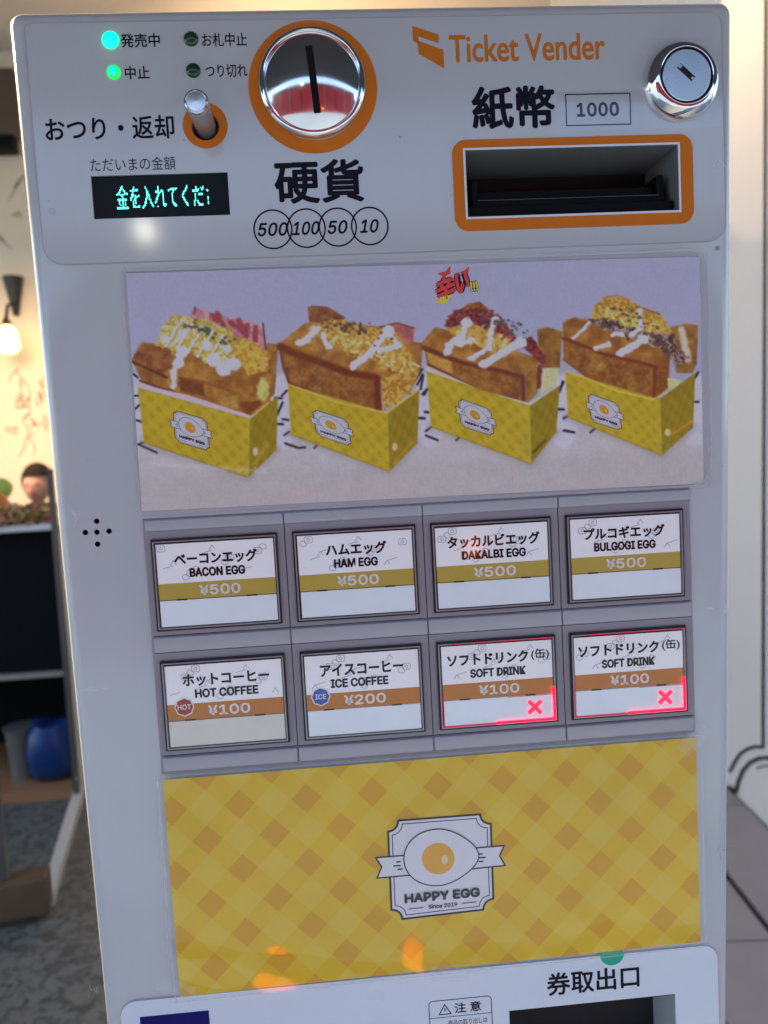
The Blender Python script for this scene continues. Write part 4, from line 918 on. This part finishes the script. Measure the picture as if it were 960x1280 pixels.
# 4 bulgogi
z4 = Z(690, 350, .20833)
z4.poly([(690, 290), (800, 262), (870, 275), (862, 480), (840, 560), (740, 560)], 'bside', 0.15, 0.8)
z4.line([(770, 300), (810, 480)], 40, (196, 172, 168), 0.1, 2.0, 1.0)
z4.poly([(228, 235), (250, 150), (330, 105), (440, 110), (520, 160), (650, 210), (720, 320), (600, 340), (400, 260)], 'egg', 0.2, 0.9, 0.8)
z4.line([(300, 112), (380, 95), (450, 120)], 12, (170, 120, 70)); z4.line([(500, 160), (640, 208)], 12, (128, 88, 60))
z4.poly([(58, 260), (130, 225), (230, 250), (420, 340), (710, 400), (700, 470), (610, 515), (300, 445), (65, 355)], 'btop', 0.18, 0.8, 0.5)
z4.poly([(62, 355), (300, 450), (612, 520), (605, 712), (430, 680), (200, 580), (65, 475)], 'bface', 0.28, 0.7, 0.3)
z4.poly([(612, 515), (705, 425), (690, 645), (612, 716)], (118, 70, 26), 0.2, 0.8)
z4.line([(62, 352), (220, 410), (300, 445), (450, 480), (610, 520), (608, 710)], 20, (104, 48, 34), 0.15, 1.0)
z4.line([(66, 478), (200, 580), (430, 682), (600, 714)], 12, (120, 70, 30), 0.2, 0.9)
z4.oval((265, 520), 50, 30, (150, 112, 54), 0.3, 2)
z4.poly([(190, 235), (300, 235), (420, 250), (560, 320), (720, 325), (740, 400), (810, 460), (790, 515), (720, 500), (690, 410), (560, 385), (440, 330), (300, 290)], 'beef', 0.6, 0.8, 2.2)
for c in ((330, 265), (420, 270), (600, 350), (640, 370)): z4.oval(c, 34, 22, (76, 64, 66), 0.4, 1.0, 2.0)
shreds(z4, [(250, 150), (640, 230), (700, 330), (420, 260)], 40, 50, 12, [(206, 182, 110), (176, 146, 70), (196, 170, 120)], 17)
shreds(z4, [(220, 240), (700, 330), (790, 480), (420, 320)], 60, 34, 13, [(84, 64, 64), (56, 42, 46), (150, 130, 124)], 18)
drizzle(z4, [(215, 265), (125, 350)], 22); drizzle(z4, [(330, 390), (260, 410)], 26)
drizzle(z4, [(540, 360), (460, 410), (410, 440)], 46)
drizzle(z4, [(520, 190), (530, 290), (470, 330)], 28); drizzle(z4, [(360, 330), (420, 330)], 26)
z4.dots(380, 180, 640, 320, 30, 6, (70, 64, 70), 8)
z4.poly([(686, 590), (765, 600), (750, 650), (690, 660)], (176, 184, 134), 0.2)
shade(z4, [(75, 552), (640, 716), (652, 1052), (92, 824)], [(640, 716), (852, 560), (840, 885), (654, 1052)]); plaid(z4, [(75, 552), (640, 716), (652, 1052), (92, 824)], [(640, 716), (852, 560), (840, 885), (654, 1052)])
z4.line([(75, 550), (200, 590), (380, 665), (600, 718), (690, 670)], 9, (196, 168, 84), 0.1, 0.8)
z4.line([(720, 920), (830, 850)], 14, (176, 120, 30), 0, 1.0); z4.oval((688, 915), 18, 22, (190, 170, 140)); z4.line([(655, 990), (710, 985)], 26, (110, 110, 50), 0.5, 1.5, 2.0, .6)
P0.line([(330, 620), (420, 612), (520, 618)], 5, (170, 150, 166), 0, 4, 2, .5); P0.line([(190, 580), (330, 588)], 4, (186, 180, 200), 0, 3, 2, .5)
def blur(a, k):
    for ax in (0, 1):
        a = sum(np.roll(a, d, axis=ax)*w for d, w in zip(range(-len(k)//2+1, len(k)//2+1), k))
    return a
e0 = IMG.copy(); kk = np.array([1, 4, 6, 4, 1])/16.0; IMG = 0.45*IMG+0.55*blur(IMG, kk); IMG[:4] = e0[:4]; IMG[-4:] = e0[-4:]; IMG[:, :4] = e0[:, :4]; IMG[:, -4:] = e0[:, -4:]
IMG *= (1+0.02*(N3-0.5)+0.04*(N1-0.5))[..., None]
lin = IMG/255.0; lin = np.where(lin <= 0.04045, lin/12.92, ((lin+0.055)/1.055)**2.4)/np.array(ILL)[None, None, :]
lin = np.clip(lin, 0.0, 0.9)
me = bpy.data.meshes.new('printed_sheet')
co = np.stack([GX/1000, np.full(GX.shape, -0.0012), FACE_Z-GY/1000], -1).reshape(-1, 3)
idx = np.arange((NX+1)*(NY+1)).reshape(NY+1, NX+1); q = np.stack([idx[:-1, :-1], idx[1:, :-1], idx[1:, 1:], idx[:-1, 1:]], -1).reshape(-1, 4)
me.vertices.add(len(co)); me.vertices.foreach_set('co', co.ravel()); me.loops.add(q.size); me.loops.foreach_set('vertex_index', q.ravel())
me.polygons.add(len(q)); me.polygons.foreach_set('loop_start', np.arange(0, q.size, 4)); me.update(calc_edges=True)
at = me.color_attributes.new('ink', 'FLOAT_COLOR', 'POINT'); at.data.foreach_set('color', np.concatenate([lin.reshape(-1, 3), np.ones((len(co), 1))], 1).ravel())
PM = mat('food_photo_print', (0.5, 0.5, 0.5), 0.4, spec=0.4); an_ = PM.node_tree.nodes.new('ShaderNodeVertexColor'); an_.layer_name = 'ink'
PM.node_tree.links.new(an_.outputs[0], PM.node_tree.nodes['Principled BSDF'].inputs['Base Color']); me.materials.append(PM)
link('printed_sheet', me, post)
m = MB(); m.prism(PC, 0.1, 1.1); m.build('backing_sheet', PLATE, post)
def quadmap(z_, q4):
    Q = [Vector(face(*z_.m(p))) for p in q4]
    def fn(x, y):
        s, t_ = (x-104.5)/(157.0-104.5), (y-144.8)/(195.0-144.8)
        p = (Q[0]*(1-s)+Q[1]*s)*(1-t_)+(Q[3]*(1-s)+Q[2]*s)*t_; return (p.x, p.y)
    return fn
emblem(quadmap(z1, [(300, 685), (505, 742), (530, 938), (318, 872)]), 1.3, post, 0.03, False)
emblem(quadmap(z2, [(245, 680), (462, 745), (487, 910), (275, 835)]), 1.3, post, 0.03, False)
emblem(quadmap(z3, [(275, 820), (472, 888), (493, 1052), (292, 985)]), 1.3, post, 0.03, False)
emblem(quadmap(z4, [(212, 680), (400, 745), (424, 912), (236, 850)]), 1.3, post, 0.03, False)
RED = mat('red_ink', pig(190, 50, 50), 0.4); YEL = mat('yellow_ink', pig(200, 170, 60), 0.4)
jx0, jy0 = face(541, 345); jx1, jy1 = face(585, 378)
text('辛', jx0+0.4, jx0+10.8, jy0+0.6, jy0+12.0, 1.30, INK, post, bold=0.075, rot=-0.35, shear=0.25)
text('辛', jx0+0.7, jx0+10.4, jy0+0.9, jy0+11.7, 1.34, RED, post, bold=0.03, rot=-0.35, shear=0.25)
text('い', jx0+9.8, jx0+17.6, jy0-1.5, jy0+8.5, 1.30, INK, post, bold=0.085, rot=-0.3, shear=0.25)
text('い', jx0+10.2, jx0+17.2, jy0-1.1, jy0+8.1, 1.34, RED, post, bold=0.035, rot=-0.3, shear=0.25)
text('!!!', jx0+17.2, jx0+21.2, jy0+3.2, jy0+8.4, 1.30, INK, post, bold=0.07, rot=-0.1)
text('!!!', jx0+17.4, jx0+21.0, jy0+3.5, jy0+8.1, 1.34, YEL, post, bold=0.03, rot=-0.1)
m = MB(); m.flat([(jx0+0.5, jy0+12.6), (jx0+3, jy0+10.2), (jx0+8, jy0+9.3), (jx0+7.2, jy0+11.5), (jx0+4.5, jy0+13.5)], 1.37); m.build('flame_print', YEL, post, fix=False)
m = MB(); m.flat([(jx0+2, jy0-0.8), (jx0+6, jy0-1.6), (jx0+8.4, jy0-4.2), (jx0+8.2, jy0-0.6), (jx0+5, jy0+1.0)], 1.37); m.flat([(jx0+12, jy0-0.8), (jx0+15, jy0-1.8), (jx0+17.4, jy0-3.6), (jx0+16.6, jy0-0.4)], 1.37); m.build('flame_print', RED, post, fix=False)
m = MB(); sheet(m, [(-4.2, -124.6), (272.2, -122.6), (271.8, -9.0), (-4.6, -11.4)], 2.0, 70, 34, 0.06, 9)
m.build('clear_sleeve', SLEEVE, post, smooth=180, fix=False)
m = MB(); m.stroke(rrect(-4.0, 272.2, -124.0, -10.4, 6, rs=(1, 8, 10, 1)), 0.7, 1.9, True); m.stroke([(268.9, -121), (268.3, -11.5)], 0.5, 1.3); m.stroke([(270.6, -30), (271.6, -22), (269.5, -14), (262, -10.8)], 0.6, 2.1)
m.build('sleeve_edge', SHEETEDGE, post, fix=False)

# ------------------------------------------------------------------ stand under the machine
st = thing('machine_stand', (0.12, 0.09, 0), 'grey steel cabinet stand that carries the ticket machine', 'stand')
m = MB(); m.bx((-0.035, 0.004, 0.0), (0.27, 0.165, 0.863)); me_ = m.mesh('cabinet', mat('grey_cabinet_paint', (0.35, 0.35, 0.36), 0.4), True); bevel_mesh(me_, 0.004, 2); link('cabinet', me_, st)

# ------------------------------------------------------------------ glass showcase on the left
BRASSW = mat('worn_brown_wood', (0.11, 0.08, 0.045), 0.5, var=0.25, vscale=12)
ALU = mat('white_painted_rail', (0.62, 0.63, 0.60), 0.4)
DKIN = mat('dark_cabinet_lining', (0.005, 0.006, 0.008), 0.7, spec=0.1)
GLASS = film('showcase_glass', (0.80, 0.86, 0.84), 0.04, 0.12)
GREYG = mat('grey_post_metal', (0.16, 0.17, 0.16), 0.35, metal=0.6)
c1 = on_floor(62, 1152); c2_ = on_floor(104, 1000)
dz = (c2_-c1); dz.z = 0; Ld = dz.length; dv = dz.normalized(); lv_ = Vector((-dv.y, dv.x, 0))
if lv_.x > 0: lv_ = -lv_
case = thing('glass_showcase', c1, 'glass showcase counter with a white top and brown wooden plinth, left of the machine', 'counter')
def gb_(m, s0, s1, t0, t1, z0, z1, mi=0):  # s along depth, t to the left
    n = len(m.v); base_ = [c1+dv*s+lv_*t_ for s, t_ in ((s0, t0), (s1, t0), (s1, t1), (s0, t1))]
    m.v += [p+Vector((0, 0, z0)) for p in base_]+[p+Vector((0, 0, z1)) for p in base_]
    for f in ((0,1,5,4),(1,2,6,5),(2,3,7,6),(3,0,4,7),(0,3,2,1),(4,5,6,7)): m.f.append(tuple(n+i for i in f)); m.mi.append(mi)
DEP = 1.25; LW = 1.6; TOPZ = 0.0
ptop = on_plane(40, 657, c1, dv); TOPZ = max(0.9, min(1.15, ptop.z))
m = MB(); gb_(m, 0, 0.08, 0, LW, 0.02, 0.125); me_ = m.mesh('plinth', BRASSW, True); bevel_mesh(me_, 0.006, 2); link('plinth', me_, case)
m = MB(); gb_(m, 0.08, Ld+0.05, 0.0, 0.035, 0.0, 0.035); m.build('side_rail', ALU, case)
for s_0, t_ in ((0.02, 0.10), (Ld-0.02, 0.006)):
    m = MB(); gb_(m, s_0, s_0+0.022, t_, t_+0.022, 0.035, 1.25); m.build('post', GREYG, case)
m = MB(); gb_(m, 0.02, 0.05, 0.10, LW, 1.25, 1.275); m.build('top_rail', GREYG, case)
m = MB(); gb_(m, 0.03, 0.036, 0.125, LW, 0.125, 1.25); m.build('front_glass', GLASS, case)
case['label'] = 'low glass screen with a brown wooden plinth and white floor rail, left of the machine'; case['category'] = 'glass screen'
SY = c2_.y+0.02
bc = thing('back_counter', (c2_.x-0.5, SY, 0), 'back counter with white top, dark compartment and orange low shelf behind the glass screen', 'counter')
def sx_(px, py): return on_plane(px, py, Vector((0, SY, 0)), Vector((0, 1, 0)))
XR = sx_(102, 1000).x; XL = XR-2.2
TOPZ = sx_(40, 656).z; Z1 = sx_(40, 842).z; Z2 = sx_(60, 988).z
m = MB(); m.bx((XL, SY-0.03, TOPZ-0.022), (XR+0.03, SY+0.6, TOPZ)); me_ = m.mesh('countertop', mat('white_counter_top', (0.75, 0.76, 0.76), 0.25), True); bevel_mesh(me_, 0.004, 2); link('countertop', me_, bc)
m = MB(); m.bx((XL, SY+0.57, 0.0), (XR, SY+0.6, TOPZ-0.022)); m.build('back_panel', DKIN, bc)
m = MB(); m.bx((XR-0.02, SY, 0.0), (XR, SY+0.57, TOPZ-0.022)); m.build('side_panel', ALU, bc)
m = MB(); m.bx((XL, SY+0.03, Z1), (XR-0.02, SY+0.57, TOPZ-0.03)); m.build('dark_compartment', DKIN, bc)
m = MB(); m.bx((XL, SY+0.0, Z1-0.018), (XR-0.02, SY+0.57, Z1-0.002)); m.build('shelf', mat('pale_shelf', (0.34, 0.32, 0.28), 0.5), bc)
m = MB(); m.bx((XL, SY+0.0, Z2-0.045), (XR-0.02, SY+0.57, Z2)); m.build('low_shelf', mat('orange_wood_shelf', (0.40, 0.20, 0.09), 0.5), bc)
m = MB(); m.bx((XL, SY+0.02, 0.0), (XR-0.02, SY+0.04, Z2-0.045)); m.build('kick_board', DKIN, bc)
# things in and on the showcase
def on_case(px, py, s): return on_plane(px, py, Vector((0, SY+s, 0)), Vector((0, 1, 0)))
bagm = mat('blue_bag_plastic', (0.005, 0.04, 0.18), 0.35, var=0.3, vscale=25)
p = on_case(68, 945, 0.14); m = MB(); m.ball((p.x, p.y, Z2+0.115), 0.11, 0.10, 0.15, 22, wob=0.05)
m.v = [Vector((max(p.x-0.082+0.006*math.sin(v.z*70), min(p.x+0.082+0.006*math.sin(v.z*50+1), v.x)), v.y, max(Z2, min(Z2+0.225+0.012*math.sin(v.x*60), v.z)))) for v in m.v]; o = m.build('blue_bag', bagm, smooth=50, origin=(p.x, p.y, Z2)); tag(o, 'crumpled blue plastic bag on the low orange shelf of the back counter', 'bag')
p = on_case(30, 945, 0.16); m = MB(); m.tube([(p.x, p.y, Z2), (p.x, p.y, Z2+0.19), (p.x, p.y, Z2+0.205)], 0.06, 20, taper=[0.05, 0.062, 0.07]); o = m.build('white_tub', mat('grey_white_tub', (0.15, 0.155, 0.14), 0.4), smooth=40, origin=(p.x, p.y, Z2)); tag(o, 'pale plastic tub beside the blue bag on the low shelf', 'tub')
# goods on the counter top
def goods(name, px, s, zc, rx, ry, rz, col, label, cat, wob=0.05):
    p = on_case(px, 640, s); m = MB(); m.ball((p.x, p.y, TOPZ+rz*0.97), rx, ry, rz, 16, wob=wob)
    o = m.build(name, mat(name+'_skin', col, 0.45, var=0.15, vscale=20), smooth=80, origin=(p.x, p.y, TOPZ)); tag(o, label, cat); return o
def leafy(name, px, s, hgt, n, cols, label, cat, spread=0.11, leaf=0.03):
    p = on_case(px, 640, s); t_ = thing(name, (p.x, p.y, TOPZ), label, cat)
    rr = random.Random(len(label))
    for ci, (nm, col) in enumerate(cols):
        m = MB()
        for _ in range(n):
            a = rr.uniform(0, 2*PI); q = rr.random()**0.5*spread; c = Vector((p.x+q*math.cos(a), p.y+q*math.sin(a), TOPZ+rr.uniform(0.01, 1)*hgt))
            u = Vector((rr.uniform(-1, 1), rr.uniform(-1, 1), rr.uniform(-.6, .6))).normalized()*leaf; v = u.cross(Vector((rr.uniform(-1, 1), rr.uniform(-1, 1), 1))).normalized()*leaf*0.5
            m.loop([c-u, c+v, c+u, c-v])
        m.build(nm, mat(nm+'_'+name, col, 0.5), t_, fix=False)['kind'] = 'stuff'
leafy('salad_heap', 30, 0.12, 0.075, 130, [('green_leaves', (0.07, 0.12, 0.03)), ('pink_slices', (0.65, 0.22, 0.18)), ('yellow_slices', (0.62, 0.5, 0.12))], 'low heap of leafy greens with pink and yellow slices on the counter top', 'food', 0.17, 0.02)
goods('orange_pot', -2, 0.10, 0, 0.04, 0.04, 0.065, (0.75, 0.22, 0.03), 'orange round pot at the near end of the showcase top', 'pot')
o = goods('green_fruit', 2, 0.30, 0, 0.05, 0.05, 0.045, (0.45, 0.62, 0.12), 'lime green round fruit on the stand behind the orange pot', 'fruit')
pz = on_case(2, 607, 0.30); m = MB(); m.tube([(o.location.x, o.location.y, TOPZ), (o.location.x, o.location.y, TOPZ+0.09)], 0.03, 14); o.location.z = TOPZ+0.09
so = m.build('fruit_stand', ALU, origin=(o.location.x, o.location.y, TOPZ)); tag(so, 'short white stand under the lime green fruit on the counter', 'stand')

# wall lantern
lp_ = bw(10, 425, 0.22)
LANB = mat('dark_iron', (0.02, 0.018, 0.016), 0.4)
lan = thing('wall_lantern', (lp_.x, BWY, lp_.z), 'lit glass wall lantern with a dark iron bracket on the cream wall', 'lantern')
m = MB(); z0 = lp_.z; m.tube([(lp_.x, lp_.y, z0-0.10), (lp_.x, lp_.y, z0-0.06), (lp_.x, lp_.y, z0+0.06), (lp_.x, lp_.y, z0+0.11)], 0.1, 16, taper=[0.05, 0.085, 0.07, 0.03])
m.build('glass_shade', mat('lantern_glow', (0.9, 0.8, 0.5), 0.3, emit=(1.0, 0.62, 0.22), estr=1.3), lan, smooth=50)
m = MB(); m.tube([(lp_.x, lp_.y, z0+0.11), (lp_.x, lp_.y, z0+0.17)], 0.04, 12, taper=[0.045, 0.015]); m.tube([(lp_.x, lp_.y, z0+0.16), (lp_.x, lp_.y+0.05, z0+0.27), (lp_.x, lp_.y+0.21, z0+0.33)], 0.014, 8); m.tube([(lp_.x, lp_.y+0.2, z0+0.22), (lp_.x, lp_.y+0.2, z0+0.52)], 0.06, 10, taper=[0.02, 0.08])
m.build('bracket', LANB, lan, smooth=50)

# person sitting behind the counter
hp = on_plane(49, 606, Vector((0, 4.6, 0)), Vector((0, 1, 0)))
def person(px, py, pz):
    root = thing('person', (px, py, 0), 'seated person with short dark hair and a dark grey top behind the counter', 'person')
    SK = mat('skin', (0.60, 0.33, 0.22), 0.5); HAIR = mat('dark_brown_hair', (0.018, 0.011, 0.009), 0.85, spec=0.15); TOP = mat('dark_grey_top', (0.06, 0.065, 0.075), 0.8); TR = mat('black_trousers', (0.02, 0.02, 0.025), 0.8)
    hz = pz  # head centre height
    J = {'pel': (0, 0, hz-0.72), 'wai': (0, -0.01, hz-0.55), 'che': (0, -0.02, hz-0.34), 'nec': (0, -0.02, hz-0.17), 'chn': (0, -0.03, hz-0.09),
         'shL': (-0.17, -0.02, hz-0.26), 'elL': (-0.22, -0.08, hz-0.50), 'wrL': (-0.10, -0.28, hz-0.52), 'shR': (0.17, -0.02, hz-0.26), 'elR': (0.22, -0.08, hz-0.50), 'wrR': (0.10, -0.28, hz-0.52),
         'knL': (-0.12, -0.40, hz-0.70), 'anL': (-0.12, -0.36, 0.08), 'toL': (-0.13, -0.52, 0.04), 'knR': (0.12, -0.40, hz-0.70), 'anR': (0.12, -0.36, 0.08), 'toR': (0.13, -0.52, 0.04)}
    E_ = [('pel', 'wai'), ('wai', 'che'), ('che', 'nec'), ('nec', 'chn'), ('che', 'shL'), ('shL', 'elL'), ('elL', 'wrL'), ('che', 'shR'), ('shR', 'elR'), ('elR', 'wrR'), ('pel', 'knL'), ('knL', 'anL'), ('anL', 'toL'), ('pel', 'knR'), ('knR', 'anR'), ('anR', 'toR')]
    Rr = dict(pel=0.14, wai=0.125, che=0.14, nec=0.06, chn=0.055, shL=0.065, shR=0.065, elL=0.045, elR=0.045, wrL=0.03, wrR=0.03, knL=0.07, knR=0.07, anL=0.045, anR=0.045, toL=0.035, toR=0.035)
    ks = list(J); me = bpy.data.meshes.new('body'); me.from_pydata([Vector(J[k])+Vector((px, py, 0)) for k in ks], [(ks.index(a), ks.index(b)) for a, b in E_], [])
    o = bpy.data.objects.new('t', me); COL.objects.link(o); md = o.modifiers.new('s', 'SKIN')
    for i, k in enumerate(ks): me.skin_vertices[0].data[i].radius = (Rr[k], Rr[k]*0.8)
    me.skin_vertices[0].data[0].use_root = True
    o.modifiers.new('u', 'SUBSURF').levels = 2; bpy.context.view_layer.update()
    m2 = bpy.data.meshes.new_from_object(o.evaluated_get(bpy.context.evaluated_depsgraph_get())); bpy.data.objects.remove(o)
    m2.materials.clear()
    for k in (TOP, TR, SK): m2.materials.append(k)
    for p in m2.polygons:
        c = p.center; p.material_index = 1 if c.z < hz-0.66 or c.y < py-0.34 else (2 if c.z > hz-0.16 or c.y < py-0.26 else 0)
    b_ = link('body', m2, root, smooth=180)
    h = MB(); h.ball((px, py-0.035, pz), 0.077, 0.095, 0.115, 22)
    h.tube([(px, py-0.13, pz-0.005), (px, py-0.152, pz-0.03), (px, py-0.125, pz-0.037)], 0.014, 8, taper=[0.008, 0.016, 0.012])
    for sx in (-1, 1): h.ball((px+sx*0.078, py-0.025, pz-0.01), 0.012, 0.022, 0.032, 8)
    h.build('head', SK, root, smooth=80)
    h = MB(); h.ball((px, py-0.02, pz+0.03), 0.094, 0.112, 0.112, 22, wob=0.02); me = h.mesh('hair', HAIR, True)
    bm = bmesh.new(); bm.from_mesh(me); bmesh.ops.delete(bm, geom=[f for f in bm.faces if (f.calc_center_median().y < py-0.06 and f.calc_center_median().z < pz+0.045) or f.calc_center_median().z < pz-0.06], context='FACES'); bm.to_mesh(me); bm.free(); link('hair', me, root, smooth=80)
    h = MB()
    for sx in (-1, 1): h.ball((px+sx*0.031, py-0.121, pz+0.005), 0.012, 0.008, 0.007, 8)
    h.build('eyes', mat('eye_dark', (0.03, 0.02, 0.02), 0.3), root, smooth=80)
    h = MB(); h.tube([(px-0.024, py-0.118, pz-0.062), (px, py-0.125, pz-0.064), (px+0.024, py-0.118, pz-0.062)], 0.005, 6); h.build('mouth', mat('lip', (0.4, 0.12, 0.1), 0.5), root, smooth=80)
    for sx in (-1, 1):
        h = MB(); w = Vector((px+sx*0.095, py-0.30, hz-0.52)); h.ball(w+Vector((0, -0.035, 0)), 0.035, 0.05, 0.016, 10)
        for k in range(4): h.tube([w+Vector(((k-1.5)*0.018, -0.07, 0)), w+Vector(((k-1.5)*0.019, -0.105+abs(k-1.5)*0.006, -0.006)), w+Vector(((k-1.5)*0.02, -0.135+abs(k-1.5)*0.01, -0.022))], 0.008, 6)
        h.tube([w+Vector((-sx*0.03, -0.02, 0)), w+Vector((-sx*0.05, -0.055, -0.004)), w+Vector((-sx*0.052, -0.08, -0.012))], 0.009, 6)
        h.build('hand', SK, root, smooth=80)
    sto = thing('stool', (px, py, 0), 'round black stool under the seated person behind the counter', 'stool')
    h = MB(); sz = hz-0.72-0.12; h.tube([(px, py, sz-0.05), (px, py, sz)], 0.17, 24); h.build('seat', BLACK, sto, smooth=40)
    for k in range(3):
        a = 2*PI*k/3+0.4; h = MB(); h.tube([(px+0.1*math.cos(a), py+0.1*math.sin(a), sz-0.05), (px+0.19*math.cos(a), py+0.19*math.sin(a), 0.0)], 0.013, 8); h.build('leg', LANB, sto, smooth=40)
person(hp.x, hp.y, hp.z)

# ------------------------------------------------------------------ what the chrome reflects on the street side
AWN = mat('shade_awning_cloth', (0.08, 0.08, 0.09), 0.8)
aw = thing('awning', (0, -0.5, 2.35), 'dark cloth awning over the shop front above the machine', 'awning')  # out of view; added to keep sky light off the upper front
m = MB(); m.quad(Vector((-3, 0.28, 2.35)), Vector((3, 0.28, 2.35)), Vector((3, -1.0, 1.84)), Vector((-3, -1.0, 1.84))); m.quad(Vector((-3, 0.28, 2.38)), Vector((3, 0.28, 2.38)), Vector((3, -1.0, 1.87)), Vector((-3, -1.0, 1.87))); m.build('cloth', AWN, aw, fix=False)
m = MB(); m.tube([(-3, -1.0, 1.85), (3, -1.0, 1.85)], 0.02, 8); m.build('front_bar', GREYG, aw)
REDP = mat('red_painted_panel', (0.22, 0.003, 0.010), 0.45)
rb = thing('red_stall', (0, -4.4, 0), 'long closed red-fronted stall across the lane, mirrored in the coin dome', 'stall')
m = MB(); m.bx((-5.2, -4.7, 0.0), (5.4, -4.2, 2.45)); m.build('front', REDP, rb)
for k in range(9):
    xk = -4.8+k*1.2; m = MB(); m.bx((xk, -4.215, 0.25), (xk+0.09, -4.15, 2.4)); m.build('post', GREYG if k % 3 else bpy.data.materials['dark_iron'], rb)
m = MB(); m.bx((-5.25, -4.75, 2.455), (5.45, -4.1, 2.6)); m.build('top', mat('pale_counter_slab', (0.45, 0.45, 0.46), 0.4), rb)
FAC = mat('pale_facade', (0.42, 0.43, 0.46), 0.7, var=0.1, vscale=0.6); WIN = mat('dark_window', (0.03, 0.04, 0.05), 0.1)
fb = thing('facing_building', (0, -14, 0), 'low pale building front across the street', 'building')
m = MB(); m.bx((-12, -14.5, 0), (12, -14, 3.6)); m.build('wall', FAC, fb)
OL = mat('orange_lamp_glow', (0.8, 0.2, 0.03), 0.4, emit=(1.0, 0.18, 0.04), estr=2.6); WL = mat('white_lamp_glow', (0.9, 0.9, 0.8), 0.4, emit=(1.0, 0.95, 0.75), estr=11)
def mirror(px, py, Y):     # point seen by reflection in the machine's front
    d = ray(px, py); t = -cp.y/d.y; h = cp+d*t; d2 = Vector((d.x, -d.y, d.z)); k = (Y-h.y)/d2.y; return h+d2*k
LB = [(350, 1195, -1.42, 0.03, OL, 'orange glowing marker lamp on the paving, near the camera side left'), (512, 1181, -1.42, 0.026, OL, 'small orange glowing marker lamp on the paving, to the right'), (590, 684, -1.55, 0.02, OL, 'orange glowing lamp hanging before the red stall'), (181, 288, -2.4, 0.03, WL, 'warm white bulb hanging over the lane')]  # unseen bulbs, added where their mirror images glint on the front
for px, py, Y, r, mm, lab in LB:
    p = mirror(px, py, Y)
    t_ = thing('glint_bulb', p, lab, 'lamp', None)
    m = MB(); m.ball(p, r, r, r*1.25, 16); m.build('bulb', mm, t_, smooth=80)
    m = MB()
    if p.z < 0.9: m.tube([(p.x, p.y, 0), (p.x, p.y, p.z-r)], 0.012, 8)
    else: m.tube([(p.x, p.y, p.z+r*1.2), (p.x, p.y, 3.2)], 0.004, 6)
    m.build('stem' if p.z < 0.9 else 'cord', LANB, t_)
